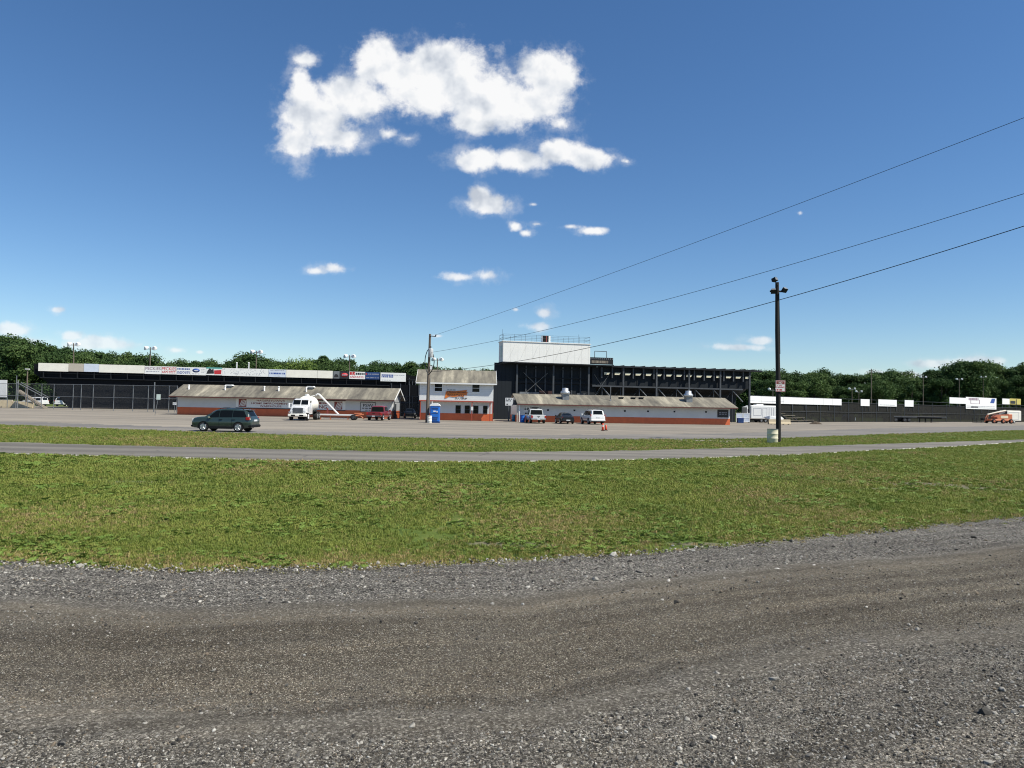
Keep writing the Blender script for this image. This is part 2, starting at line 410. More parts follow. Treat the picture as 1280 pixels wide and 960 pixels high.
BARE = [(1165,606,2.6,1.1),(1120,612,1.5,.7),(1235,612,1.6,.8),(190,603,1.3,.35),(640,681,1.1,.35),(600,606,2.0,.4),(720,600,1.6,.3),(868,680,.7,.25)]
BARE = [(G(a, b).x, G(a, b).y, c, d) for a, b, c, d in BARE]
def mat_turf():
    m, t, p = new_mat('turf'); P = t.pos()
    n1 = t.noise(P, .22, 5, .6); n2 = t.noise(P, 1.7, 5, .65); n3 = t.noise(P, 14, 4, .6)
    c = t.ramp(n2, [(.30,(.075,.115,.021)),(.45,(.115,.170,.030)),(.58,(.150,.200,.040)),(.72,(.22,.205,.07))])
    dry = t.math('MULTIPLY', t.math('SUBTRACT', n1, .50, clamp=True), 4.5, clamp=True)
    c = t.mix(t.math('MULTIPLY', dry, .62), c, (.16,.142,.052))
    bare = t.math('MULTIPLY', t.math('SUBTRACT', t.noise(t.mapv(P, (.6,1,1), (7,3,0)), .34, 6, .62), .60, clamp=True), 9, clamp=True)
    for bx, by, rx, ry in BARE:
        vm = t.node('ShaderNodeVectorMath', operation='MULTIPLY_ADD'); t.set(vm, 0, P); vm.inputs[1].default_value = (1/rx, 1/ry, 0); vm.inputs[2].default_value = (-bx/rx, -by/ry, 0)
        ln_ = t.node('ShaderNodeVectorMath', operation='LENGTH'); t.set(ln_, 0, vm.outputs[0])
        bare = t.math('MAXIMUM', bare, t.math('MULTIPLY', t.math('SUBTRACT', t.math('ADD', t.math('SUBTRACT', 1.0, ln_.outputs['Value']), t.math('MULTIPLY', n2, .9)), .45, clamp=True), 2.2, clamp=True))
    c = t.mix(t.math('MULTIPLY', bare, .85), c, (.24,.205,.150))
    c = t.mix(t.math('MULTIPLY', t.math('SUBTRACT', n3, .42, clamp=True), 2.0, clamp=True), t.mix(.45, c, (.02,.028,.008)), c)
    t.set(p, 'Base Color', c); t.set(p, 'Roughness', .95); t.set(p, 'Specular IOR Level', .15)
    t.set(p, 'Normal', t.bump(n3, .8, .06)); return m
def mat_lot():
    m, t, p = new_mat('parking_lot_gravel'); P = t.pos()
    band = t.noise(t.mapv(P, (.012,.22,1), rot=(0,0,R(-4))), 1.0, 5, .6); n2 = t.noise(t.mapv(P, (.25,.6,1)), 1, 6, .65); n3 = t.noise(P, 9, 5, .65)
    c = t.ramp(band, [(.34,(.155,.138,.117)),(.5,(.225,.197,.163)),(.66,(.30,.262,.213))])
    c = t.mix(t.math('MULTIPLY', t.math('SUBTRACT', n2, .45, clamp=True), 1.8, clamp=True), c, (.32,.285,.235)); n4 = t.noise(t.mapv(P, (.05,.35,1), (3,8,0), (0,0,R(8))), 1, 6, .7); c = t.mix(t.math('MULTIPLY', t.math('SUBTRACT', n4, .55, clamp=True), 3.0, clamp=True), c, (.12,.11,.10))
    c = t.mix(t.math('MULTIPLY', t.math('SUBTRACT', n3, .52, clamp=True), 2.2, clamp=True), c, (.12,.11,.10))
    t.set(p, 'Base Color', c); t.set(p, 'Roughness', .95); t.set(p, 'Specular IOR Level', .2); t.set(p, 'Normal', t.bump(n3, .5, .03)); return m
def mat_edge():
    m, t, p = new_mat('grey_lot_asphalt'); P = t.pos()
    band = t.noise(t.mapv(P, (.015,.5,1), rot=(0,0,R(-4))), 1.0, 5, .6); n3 = t.noise(P, 9, 5, .7); n2 = t.noise(P, .5, 5, .65)
    c = t.ramp(band, [(.34,(.125,.118,.112)),(.5,(.175,.163,.150)),(.68,(.25,.225,.195))]); c = t.mix(t.math('MULTIPLY', t.math('SUBTRACT', n3, .5, clamp=True), 2.4, clamp=True), c, (.09,.085,.08))
    c = t.mix(t.math('MULTIPLY', t.math('SUBTRACT', n2, .52, clamp=True), 2.2, clamp=True), c, (.25,.22,.185))
    t.set(p, 'Base Color', c); t.set(p, 'Roughness', .92); t.set(p, 'Specular IOR Level', .2); t.set(p, 'Normal', t.bump(n3, .5, .02)); return m
def mat_road():
    m, t, p = new_mat('worn_asphalt'); P = t.pos()
    band = t.noise(t.mapv(P, (.02,.55,1)), 1.0, 5, .6); n3 = t.noise(P, 22, 5, .7); n2 = t.noise(P, .8, 5, .6)
    c = t.ramp(band, [(.35,(.122,.111,.096)),(.5,(.172,.157,.134)),(.66,(.23,.209,.175))])
    c = t.mix(t.math('MULTIPLY', t.math('SUBTRACT', n2, .5, clamp=True), 1.6, clamp=True), c, (.21,.188,.165))
    c = t.mix(t.math('MULTIPLY', t.math('SUBTRACT', n3, .5, clamp=True), 2.4, clamp=True), c, (.06,.056,.055))
    vc = t.node('ShaderNodeTexVoronoi', feature='DISTANCE_TO_EDGE', i={'Vector': t.mapv(P, (.16,.5,1)), 'Scale': 1.0})
    c = t.mix(t.math('MULTIPLY', t.math('LESS_THAN', vc.outputs['Distance'], .008), .5), c, (.05,.047,.045))
    t.set(p, 'Base Color', c); t.set(p, 'Roughness', .88); t.set(p, 'Specular IOR Level', .25); t.set(p, 'Normal', t.bump(n3, .4, .012)); return m
def mat_line():
    m, t, p = new_mat('worn_road_paint'); P = t.pos()
    n = t.noise(P, 3.0, 6, .7)
    c = t.mix(t.math('MULTIPLY', t.math('SUBTRACT', n, .52, clamp=True), 6, clamp=True), (.58,.55,.46), (.24,.22,.19))
    t.set(p, 'Base Color', c); t.set(p, 'Roughness', .8); return m
def mat_gravel():
    m, t, p = new_mat('crushed_stone_gravel'); P = t.pos()
    at = t.node('ShaderNodeAttribute', attribute_name='pack').outputs['Fac']
    n1 = t.noise(P, 1.1, 6, .65); pk = t.math('ADD', at, t.math('MULTIPLY', t.math('SUBTRACT', n1, .5), .9), clamp=True)
    def stones(sc, lo, hi):
        w = t.node('ShaderNodeVectorMath', operation='MULTIPLY_ADD'); t.set(w, 0, t.noise(P, sc*.7, 2, .5, 1)); w.inputs[1].default_value = (.012,.012,.012); t.set(w, 2, P)
        vo = t.node('ShaderNodeTexVoronoi', i={'Vector': w.outputs[0], 'Scale': sc}); ve = t.node('ShaderNodeTexVoronoi', feature='DISTANCE_TO_EDGE', i={'Vector': w.outputs[0], 'Scale': sc})
        g = t.node('ShaderNodeSeparateColor', i={0: vo.outputs['Color']})
        return g.outputs[0], g.outputs[1], ve.outputs['Distance']
    r1, q1, e1 = stones(54, 0, 0); r2, q2, e2 = stones(105, 0, 0)
    ac = t.node('ShaderNodeAttribute', attribute_name='across').outputs['Fac']; px_ = t.node('ShaderNodeSeparateXYZ', i={0: P}).outputs[0]
    tv = t.node('ShaderNodeCombineXYZ', i={0: t.math('MULTIPLY', px_, .10), 1: t.math('MULTIPLY', ac, 2.6), 2: 0.0}).outputs[0]; trk = t.noise(tv, 1.0, 5, .6)
    cl = t.ramp(r1, [(.0,(.034,.031,.028)),(.4,(.135,.125,.110)),(.74,(.27,.25,.22)),(.93,(.46,.43,.37)),(1,(.70,.65,.56))])
    cs = t.ramp(r2, [(.0,(.028,.023,.017)),(.4,(.080,.067,.049)),(.75,(.150,.127,.093)),(.92,(.34,.30,.23)),(1,(.66,.61,.50))])
    gap1 = t.math('MULTIPLY', e1, 14, clamp=True); gap2 = t.math('MULTIPLY', e2, 16, clamp=True)
    cl = t.mix(gap1, (.020,.018,.016), cl); cs = t.mix(gap2, (.055,.045,.035), cs)
    dust = t.node('ShaderNodeAttribute', attribute_name='dust').outputs['Fac']
    c = t.mix(pk, cl, cs)
    c = t.mix(t.math('MULTIPLY', dust, t.math('ADD', .02, t.math('MULTIPLY', n1, .75))), c, (.225,.190,.140))
    c = t.mix(1, c, t.ramp(trk, [(.32,(.62,.60,.57)),(.5,(1,1,1)),(.68,(1.34,1.31,1.27))]), 'MULTIPLY')
    n0 = t.noise(P, .35, 4, .6); c = t.mix(t.math('MULTIPLY', t.math('SUBTRACT', n0, .48, clamp=True), 2.5, clamp=True), c, t.mix(1, c, (.70,.66,.62), 'MULTIPLY'))
    t.set(p, 'Base Color', c); t.set(p, 'Roughness', .9); t.set(p, 'Specular IOR Level', .25)
    h = t.math('ADD', t.math('MULTIPLY', t.math('MULTIPLY', gap1, t.math('ADD', .4, q1)), t.math('SUBTRACT', 1.1, pk)), t.math('MULTIPLY', gap2, .3))
    t.set(p, 'Normal', t.bump(h, 1.0, .022)); return m
TURF = mat_turf(); GRAVEL = mat_gravel()
# the land itself, out to the horizon
xs = np.concatenate([np.linspace(-2600, -200, 20), np.linspace(-180, 180, 60), np.linspace(200, 2600, 20)])
strip('ground', lambda x: np.full_like(x, -300.), lambda x: np.full_like(x, 3200.), TURF, 0, xs, 30)
xs = np.arange(-140, 150, .12)
strip('lot', f_verge, lambda x: np.where(x < -20, 150, np.where(x > 44, 135+(x-44)*.75, 130)), mat_lot(), .008, np.arange(-170, 190, .15), 12, .35, 0, 5)
strip('access_road', lambda x: f_verge(x)-.1, lambda x: f_verge(x)+6.5+np.clip(x, 0, 60)*.15, mat_edge(), .014, np.arange(-150, 170, .15), 10, .35, .7, 44)
strip('road', f_line, f_road, mat_road(), .008, np.arange(-110, 130, .12), 6, .05, .30, 21)
ln = strip('road_marking', lambda x: f_line(x)-.02+fbm1(x, 71, 2.1)*.03, lambda x: f_line(x)+.36+fbm1(x, 3, 3.1)*.03, mat_line(), .012, np.arange(-110, 130, .1), 2)
f_pale = zone([(815,549.4),(845,550.6),(880,551.6),(930,552.6),(960,553.0)]); f_pale2 = zone([(815,549.0),(845,549.3),(880,549.8),(930,550.6),(960,551.4)])
xa, xb = G(845,550).x, G(930,552).x
strip('path', f_pale, f_pale2, MATS['parking_lot_gravel'], .010, np.arange(xa, xb, .1), 2, .25, .2, 31)
# foreground gravel lane with wheel-packed bands and low ridges between them
f_p1 = zone([(-260,760),(0,768),(150,775),(320,772),(480,766),(640,758),(760,745),(900,727),(1060,712),(1280,692)])
f_p2 = zone([(-200,893),(0,893),(200,898),(420,897),(640,888),(760,868),(900,832),(1060,805),(1280,782)])
gx = np.arange(-15, 26, .09); nr = 200; gV = []; gp = []; gd = []; ga = []
edge = f_gravel(gx) + fbm1(gx, 8, 1.1)*.16 + fbm1(gx, 81, 5.3)*.09
y0 = -8.0
for k in range(nr):
    w = (k/(nr-1))
    # rows dense in view, loose behind the camera
    yy = np.where(w < .1, y0+(3.2-y0)*w/.1, 3.2+(edge-3.2)*(w-.1)/.9)
    a = f_p1(gx)+fbm1(gx, 14, .9)*.12; b = f_p2(gx)+fbm1(gx, 15, .9)*.12
    s1 = 1/(1+np.exp(-(a-yy)/.20)); s2 = 1/(1+np.exp(-(yy-b)/.20)); pk = s1*np.maximum(s2, .38*(1-s2))
    dst = np.exp(-((yy-a-.05)/.42)**2)*.85 + np.exp(-((yy-b+.20)/.30)**2)*.55; ga.append(yy-a)
    zz = .034 + .022*np.exp(-((yy-a-.2)/.20)**2) + .012*np.exp(-((yy-b+.2)/.2)**2) - .012*pk + .004*np.sin(gx*5+yy*7)*np.sin(yy*11-gx*3)
    zz = np.where(edge-yy < .3, zz*np.clip((edge-yy)/.3, .25, 1), zz)
    gV.append(np.stack([gx, yy, zz], 1)); gp.append(pk); gd.append(dst)
gV = np.concatenate(gV); gp = np.concatenate(gp); gd = np.concatenate(gd); ga = np.concatenate(ga); n = len(gx); i = np.arange(n-1)
gF = np.concatenate([np.stack([k*n+i, k*n+i+1, (k+1)*n+i+1, (k+1)*n+i], 1) for k in range(nr-1)])
me = fast_mesh('gravel_lane', gV, gF, GRAVEL, smooth=True)
for nm, arr in (('pack', gp), ('dust', gd), ('across', ga)):
    a = me.attributes.new(nm, 'FLOAT', 'POINT'); a.data.foreach_set('value', arr.astype(np.float32))
tag(link('gravel_lane', me), kind='structure')

# ------------------------------------------------------------------ loose stones, grass and weeds (what nobody could count)
def scatter(name, pts, rots, scl, idx, protos):
    coll = bpy.data.collections.new(name+'_kinds')
    for k, (me) in enumerate(protos):
        o = bpy.data.objects.new('%s_kind_%02d' % (name, k), me); coll.objects.link(o)
    me = bpy.data.meshes.new(name); me.vertices.add(len(pts)); me.vertices.foreach_set('co', np.asarray(pts, np.float32).ravel())
    a = me.attributes.new('rot', 'FLOAT_VECTOR', 'POINT'); a.data.foreach_set('vector', np.asarray(rots, np.float32).ravel())
    a = me.attributes.new('scl', 'FLOAT', 'POINT'); a.data.foreach_set('value', np.asarray(scl, np.float32))
    a = me.attributes.new('idx', 'INT', 'POINT'); a.data.foreach_set('value', np.asarray(idx, np.int32))
    o = link(name, me)
    ng = bpy.data.node_groups.new(name, 'GeometryNodeTree')
    ng.interface.new_socket('Geometry', in_out='INPUT', socket_type='NodeSocketGeometry'); ng.interface.new_socket('Geometry', in_out='OUTPUT', socket_type='NodeSocketGeometry')
    N = ng.nodes; L = ng.links
    gi = N.new('NodeGroupInput'); go = N.new('NodeGroupOutput'); ip = N.new('GeometryNodeInstanceOnPoints'); ci = N.new('GeometryNodeCollectionInfo')
    ci.inputs['Collection'].default_value = coll; ci.inputs['Separate Children'].default_value = True; ci.inputs['Reset Children'].default_value = True
    def attr(nm, ty):
        q = N.new('GeometryNodeInputNamedAttribute'); q.data_type = ty; q.inputs['Name'].default_value = nm
        return [x for x in q.outputs if x.enabled][0]
    er = N.new('FunctionNodeEulerToRotation')
    L.new(gi.outputs[0], ip.inputs['Points']); L.new(ci.outputs[0], ip.inputs['Instance']); ip.inputs['Pick Instance'].default_value = True
    L.new(attr('idx', 'INT'), ip.inputs['Instance Index']); L.new(attr('rot', 'FLOAT_VECTOR'), er.inputs[0]); L.new(er.outputs[0], ip.inputs['Rotation'])
    L.new(attr('scl', 'FLOAT'), ip.inputs['Scale']); L.new(ip.outputs[0], go.inputs[0])
    md = o.modifiers.new('scatter', 'NODES'); md.node_group = ng
    return tag(o, kind='stuff')
def vnoise(X, Z, sc, seed):
    r = np.random.default_rng(seed); g = r.random((64, 64)); x = X/sc+31.7; z = Z/sc+17.3
    xi = np.floor(x).astype(int); zi = np.floor(z).astype(int); fx = x-xi; fz = z-zi; fx = fx*fx*(3-2*fx); fz = fz*fz*(3-2*fz)
    q = lambda a, b: g[a % 64, b % 64]
    return (q(xi,zi)*(1-fx)+q(xi+1,zi)*fx)*(1-fz)+(q(xi,zi+1)*(1-fx)+q(xi+1,zi+1)*fx)*fz
def stone_mat(name, col):
    m, t, p = new_mat(name); n = t.noise(t.coord(), 1.3, 3, .6)
    oi = t.node('ShaderNodeObjectInfo').outputs['Random']
    c = t.mix(n, tuple(c*.7 for c in col), tuple(c*1.2 for c in col)); c = t.mix(t.math('MULTIPLY', oi, .4), c, tuple(x*.55 for x in col))
    t.set(p, 'Base Color', c); t.set(p, 'Roughness', .85); t.set(p, 'Specular IOR Level', .3); return m
def stone(seed, mt):
    r = np.random.default_rng(seed)
    import bmesh
    bm = bmesh.new(); bmesh.ops.create_icosphere(bm, subdivisions=1, radius=1); 
    ax = np.array([1, r.uniform(.6,.9), r.uniform(.4,.65)])
    cuts = [(np.array(v)/np.linalg.norm(v), r.uniform(.55,.85)) for v in r.normal(size=(6,3))]
    for vv in bm.verts:
        p = np.array(vv.co)
        for nrm, dd in cuts:
            k = p@nrm
            if k > dd: p = p-nrm*(k-dd)
        vv.co = p*ax*(1+r.uniform(-.08,.08))
    me = bpy.data.meshes.new('stone'); bm.to_mesh(me); bm.free(); me.materials.append(mt); return me
SM = [stone_mat('dark_stone', (.052,.048,.043)), stone_mat('grey_stone', (.150,.138,.122)), stone_mat('light_stone', (.32,.30,.262)), stone_mat('pale_stone', (.50,.47,.42)), stone_mat('tan_stone', (.19,.152,.112))]
SP = [stone(50+k, SM[k % 5]) for k in range(10)]
def view_pts(n, zlo, zhi, pw=1.0, margin=.9):
    """random ground points around what the lens takes in, evenly dense at pw=0 and denser near at higher pw"""
    q = RNG.random(n)
    if pw == 0: Z = np.sqrt(zlo**2+(zhi**2-zlo**2)*q)
    else: Z = zlo*(zhi/zlo)**q
    X = (RNG.random(n)*2-1)*(Z*.78+margin); return X, Z
X, Z = view_pts(190000, 4.3, 17.5, 1)
e = f_gravel(X); pk = (1/(1+np.exp(-(f_p1(X)-Z)/.14)))*(1/(1+np.exp(-(Z-f_p2(X))/.2)))
ok = (Z < e+RNG.normal(0, .12, len(X))) & (RNG.random(len(X)) > pk*.45)
X, Z, pk, e = X[ok], Z[ok], pk[ok], e[ok]; n = len(X)
sz = np.exp(RNG.normal(math.log(.0074), .46, n))*(1-.30*pk); sz *= np.where(RNG.random(n) < .012, 2.1, 1); sz *= np.clip(Z/8, .85, 1.25)
kind = np.searchsorted(np.cumsum([.28,.31,.22,.095,.095]), RNG.random(n)*.999); kind = np.where((pk > .5) & (RNG.random(n) < .45), np.where(RNG.random(n) < .8, 4, 2), kind)
kind = np.where((np.abs(e-Z) < .30) & (RNG.random(n) < .38*(.3+vnoise(X, Z, .9, 33))), np.where(RNG.random(n) < .6, 3, 2), kind); sz = np.where(np.abs(e-Z) < .3, sz*1.25, sz)
idx = np.minimum(kind, 4)+5*RNG.integers(0, 2, n)
scatter('gravel', np.stack([X, Z, .030+sz*.2], 1), np.stack([RNG.normal(0,.4,n), RNG.normal(0,.4,n), RNG.uniform(0,6.28,n)], 1), sz, idx, SP)

def leaf_mat(name, c0, c1, trans=.25):
    m, t, p = new_mat(name); P = t.pos(); n = t.math('ADD', t.math('MULTIPLY', t.noise(P, .45, 5, .62), 2.8), -.92, clamp=True)
    oi = t.node('ShaderNodeObjectInfo').outputs['Random']
    c = t.mix(t.math('ADD', t.math('MULTIPLY', n, .6), t.math('MULTIPLY', oi, .4)), c0, c1)
    t.set(p, 'Base Color', c); t.set(p, 'Roughness', .62); t.set(p, 'Specular IOR Level', .3)
    tr = t.node('ShaderNodeBsdfTranslucent', i={0: c}); mx = t.node('ShaderNodeMixShader', i={0: trans})
    o = t.n['Material Output']; t.l.new(p.outputs[0], mx.inputs[1]); t.l.new(tr.outputs[0], mx.inputs[2]); t.l.new(mx.outputs[0], o.inputs[0]); return m
GR = [leaf_mat('grass_green', (.105,.160,.025), (.30,.32,.068)), leaf_mat('grass_yellow', (.22,.23,.055), (.32,.285,.085)), leaf_mat('grass_dry', (.31,.235,.095), (.42,.32,.15))]
WD = [leaf_mat('weed_green', (.095,.160,.026), (.20,.275,.055)), leaf_mat('weed_dark', (.035,.068,.014), (.075,.125,.026))]
def tuft(seed, mt, nb=16, h=.05, spread=.05):
    r = np.random.default_rng(seed); V = []; Fs = []
    for k in range(nb):
        a = r.uniform(0, 6.28); rad = spread*math.sqrt(r.random()); b = np.array([rad*math.cos(a), rad*math.sin(a), 0]); 
        d = r.uniform(0, 6.28); lean = r.uniform(.1, .75); hh = h*r.uniform(.55, 1.2); w = .0042*r.uniform(.8, 1.5)
        s = np.array([math.cos(d+1.57), math.sin(d+1.57), 0])*w; o = np.array([math.cos(d), math.sin(d), 0])
        m1 = b+o*hh*lean*.35+np.array([0,0,hh*.6]); tp = b+o*hh*lean+np.array([0,0,hh*(1-.35*lean)])
        n0 = len(V); V += [b-s, b+s, m1+s*.8, m1-s*.8, tp-s*.15, tp+s*.15]; Fs += [(n0,n0+1,n0+2,n0+3),(n0+3,n0+2,n0+5,n0+4)]
    return fast_mesh('tuft', V, Fs, mt)
def weed(seed, mt, nl=10, L=.043):
    r = np.random.default_rng(seed); V = []; Fs = []
    for k in range(nl):
        d = r.uniform(0, 6.28); l = L*r.uniform(.6, 1.25); w = l*r.uniform(.30, .45); up = r.uniform(.2, .9)
        o = np.array([math.cos(d), math.sin(d), 0]); s = np.array([-o[1], o[0], 0]); b = o*l*.25+np.array([0,0,l*.25*up])
        m1 = o*l*.7+np.array([0,0,l*.65*up]); tp = o*l*1.15+np.array([0,0,l*.6*up]); n0 = len(V)
        V += [b, m1+s*w, tp, m1-s*w]; Fs.append((n0,n0+1,n0+2,n0+3))
    return fast_mesh('weed', V, Fs, mt)
TP = [tuft(1, GR[0]), tuft(2, GR[0]), tuft(3, GR[0]), tuft(4, GR[1]), tuft(5, GR[1]), tuft(6, GR[2]), tuft(7, GR[2])]
X, Z = view_pts(185000, 10.3, 112, 1, 2.5)
e = f_gravel(X); l = f_line(X); rd = f_road(X); vg = f_verge(X)
inA = (Z > e-.12+RNG.normal(0,.26,len(X))) & (Z < l-.05+RNG.normal(0,.06,len(X))); inB = (Z > rd+.1) & (Z < vg+RNG.normal(0,.2,len(X)))
nd = .5*vnoise(X, Z, 2.1, 3)+.5*vnoise(X, Z, .6, 4)
bm_ = np.ones(len(X))
for bx, by, rx, ry in BARE: bm_ = np.minimum(bm_, np.clip(((X-bx)/rx)**2+((Z-by)/ry)**2-.1, .12, 1))
ok = (inA | inB) & (RNG.random(len(X)) < bm_) & (RNG.random(len(X)) < np.clip(2.05-nd*2.2, .06, 1)); X, Z, e, nd = X[ok], Z[ok], e[ok], nd[ok]; n = len(X)
dry = np.clip(.85-(Z-e)/1.5, 0, 1)*(.35+1.0*vnoise(X, Z, 2.0, 8))*np.where(X > 2, .6, 1) + np.clip(vnoise(X, Z*.6, 3.3, 6)-.50, 0, 1)*1.5
k = np.where(RNG.random(n) < dry, np.where(RNG.random(n) < .5, RNG.integers(5,7,n), RNG.integers(3,5,n)), np.where(RNG.random(n) < .16, RNG.integers(3,5,n), RNG.integers(0,3,n)))
sc = RNG.uniform(.7, 1.3, n)*np.clip(Z/13, .9, 1.8)
scatter('grass', np.stack([X, Z, np.full(n, .0)], 1), np.stack([np.zeros(n), np.zeros(n), RNG.uniform(0,6.28,n)], 1), sc, k, TP)
WP = [weed(11, WD[0]), weed(12, WD[0]), weed(13, WD[1]), weed(14, WD[1], 12), weed(15, WD[0], 7, .09)]
X, Z = view_pts(120000, 10.4, 38, 1, 2.0); e = f_gravel(X); l = f_line(X)
pt = .55*vnoise(X, Z*1.3, 2.4, 21)+.45*vnoise(X, Z, .8, 22)
ok = (Z > e-.05+RNG.normal(0,.14,len(X))) & (Z < l-.1) & (RNG.random(len(X)) < np.clip((pt-.50)*5, .02, .8)); X, Z, pt = X[ok], Z[ok], pt[ok]; n = len(X)
scatter('ground_cover_weeds', np.stack([X, Z, np.full(n, .005)], 1), np.stack([RNG.normal(0,.12,n), RNG.normal(0,.12,n), RNG.uniform(0,6.28,n)], 1), RNG.uniform(.5,1.15,n)*np.clip(Z/17, .8, 1.4), RNG.integers(0,5,n), WP)

# ------------------------------------------------------------------ trees
def crown_mat(name, c0, c1, c2):
    m, t, p = new_mat(name); P = t.coord(); n = t.noise(P, .35, 4, .6); n2 = t.noise(P, 1.6, 3, .6)
    oi = t.node('ShaderNodeObjectInfo').outputs['Random']
    f = t.math('ADD', t.math('MULTIPLY', n, .5), t.math('ADD', t.math('MULTIPLY', n2, .25), t.math('MULTIPLY', oi, .3)))
    c = t.ramp(f, [(.30, c0), (.52, c1), (.75, c2)])
    t.set(p, 'Base Color', c); t.set(p, 'Roughness', .75); t.set(p, 'Specular IOR Level', .15)
    tr = t.node('ShaderNodeBsdfTranslucent', i={0: c}); mx = t.node('ShaderNodeMixShader', i={0: .22}); o = t.n['Material Output']
    t.l.new(p.outputs[0], mx.inputs[1]); t.l.new(tr.outputs[0], mx.inputs[2]); t.l.new(mx.outputs[0], o.inputs[0]); return m
CM = crown_mat('dark_foliage', (.030,.060,.020), (.052,.095,.030), (.095,.145,.044)); CL = crown_mat('light_foliage', (.085,.14,.03), (.13,.19,.045), (.18,.24,.06))
BARK = mat('bark', (.075,.06,.048), .95, .25, 2)
def tree_proto(seed, h, w, mt, base=.03, lobes=20, leaves=4200, leaf=.25, conic=0.):
    r = np.random.default_rng(seed); C = []
    for k in range(lobes):
        q = r.random(); z = h*(base+(1-base)*(.08+.84*q)); prof = math.sin(math.pi*min(1, (.18+.82*(1-q))**.8))**.6 if not conic else (1-q)*conic+.18
        a = r.uniform(0, 6.28); rr = w*.5*prof*r.uniform(.25, .78)
        C.append((rr*math.cos(a), rr*math.sin(a), z, w*r.uniform(.14,.25)*(1 if not conic else .7+.5*(1-q))))
    C.append((0, 0, h*.90, w*.15)); C = np.array(C)
    li = r.integers(0, len(C), leaves); d = r.normal(size=(leaves, 3)); d /= np.linalg.norm(d, axis=1)[:, None]
    rad = C[li, 3]*(r.random(leaves)**.35)*r.uniform(.75, 1.18, leaves); P = C[li, :3]+d*rad[:, None]*np.array([1,1,.8])
    nrm = d*.7+r.normal(size=(leaves, 3))*.6+np.array([0,0,.35]); nrm /= np.linalg.norm(nrm, axis=1)[:, None]
    t1 = np.cross(nrm, r.normal(size=(leaves, 3))); t1 /= np.linalg.norm(t1, axis=1)[:, None]; t2 = np.cross(nrm, t1)
    s = (leaf*r.uniform(.6, 1.35, leaves))[:, None]; s2 = s*r.uniform(.6, 1.0, leaves)[:, None]
    V = np.stack([P-t1*s, P+t2*s2*.8-t1*s*.15, P+t1*s, P-t2*s2*.8+t1*s*.2], 1).reshape(-1, 3)
    V[:, 2] = np.maximum(V[:, 2], .4); F = np.arange(leaves*4).reshape(-1, 4)
    cm = fast_mesh('crown', V, F, mt)
    b = MB(); b.path([(0,0,-.3),(.05*w*.1,0,h*.3),(0,.02*w,h*.62),(0,0,h*.86)], [.030*h*.7,.022*h*.7,.013*h*.7,.004*h], 7)
    for k in range(7):
        c = C[r.integers(0, len(C))]; z0 = h*r.uniform(.25,.55); b.path([(0,0,z0),(c[0]*.5,c[1]*.5,(z0+c[2])*.5+.3),(c[0],c[1],c[2])], [.010*h,.007*h,.003*h], 5)
    return cm, b
TREES = []
def tree_thing(seed, label, group, **kw):
    cm, tb = tree_proto(seed, **kw); o = thing('tree', label, 'tree', (0, 0, 0), 0, group); link('crown', cm, o); tb.build('trunk', BARK, o); return o
LW = ('leafy dark green tree in the wood behind the long grandstand topped with advertising boards', 'trees in the wood behind the left grandstand')
RW = ('leafy dark green tree in the wood behind the far right fence with white boards', 'trees in the wood behind the far right fence')
PR = [tree_thing(100+k, LW[0], LW[1], h=15, w=wd_, mt=CM, lobes=lb, leaves=6500, conic=cn) for k, (wd_, lb, cn) in enumerate([(11,20,0),(9.5,18,0),(12.5,24,0),(8.5,17,0),(7,18,.8),(10.5,22,0)])]
used = set()
def plant(px, ptop, Z, grp, kind=None, label=None, wf=1.0):
    k = random.choice([0,1,2,3,5,0,2,1,4]) if kind is None else kind
    top = W(px, ptop, Z); h = max(top.z, 4); s = h/15*1.02
    loc = (top.x, Z, -.2); rz = random.uniform(0, 6.28); ws = s*wf*random.uniform(.95, 1.2)
    if k not in used:
        o = PR[k]; used.add(k); o.location = loc; o.rotation_euler = (0,0,rz); o.scale = (ws, ws, s)
        o['label'] = label or grp[0]; o['group'] = grp[1]
    else: o = dup(PR[k], loc, rz, label or grp[0], grp[1], (ws, ws, s))
    return o
def skyline(pts, x0, x1, Z, grp, step, drop=0, jit=4):
    xs_ = [a for a, b in pts]; ys_ = [b for a, b in pts]; x = x0
    while x < x1:
        plant(x+random.uniform(-3, 3), float(np.interp(x, xs_, ys_))+drop+random.uniform(-2.2, jit), Z+random.uniform(-8, 8), grp); x += step*random.uniform(.8, 1.2)
SL = [(-90,415),(0,421),(20,423),(45,428),(75,430),(95,437),(130,440),(165,441),(185,446),(215,450),(240,453),(275,452),(300,447),(310,443),(325,444),(340,452),(360,452),(390,451),(405,443),(418,450),(440,449),(460,453),(475,452),(500,459),(515,452),(535,449),(545,458),(600,462),(640,462)]
skyline(SL, -90, 620, 215, LW, 9.5, 0, 5); skyline(SL, -80, 545, 199, LW, 12, 6, 10)
SR = [(760,459),(800,460),(850,458),(900,462),(940,459),(960,462),(985,465),(1000,464),(1020,461),(1035,465),(1060,468),(1075,466),(1090,461),(1108,462),(1130,466),(1160,466),(1185,463),(1197,456),(1212,452),(1222,453),(1240,458),(1262,457),(1280,455),(1380,450)]
skyline(SR, 925, 1375, 262, RW, 8, 0, 7); skyline(SR, 940, 1365, 244, RW, 11, 6, 13)
for px, pt in [(775,458),(848,458),(846,459),(935,462),(938,464)]: plant(px, pt, 255, RW, 4 if px < 900 else 1, 'treetop just showing above the roof of the grandstand with slanted panels' , .7)['group'] = 'treetops above the main grandstand roof'
plant(300, 444, 206, LW, 2); plant(313, 442, 205, LW, 0); plant(332, 446, 205, LW, 4); plant(404, 442, 204, LW, 4); plant(8, 419, 205, LW, 1); plant(516, 450, 205, LW, 3)
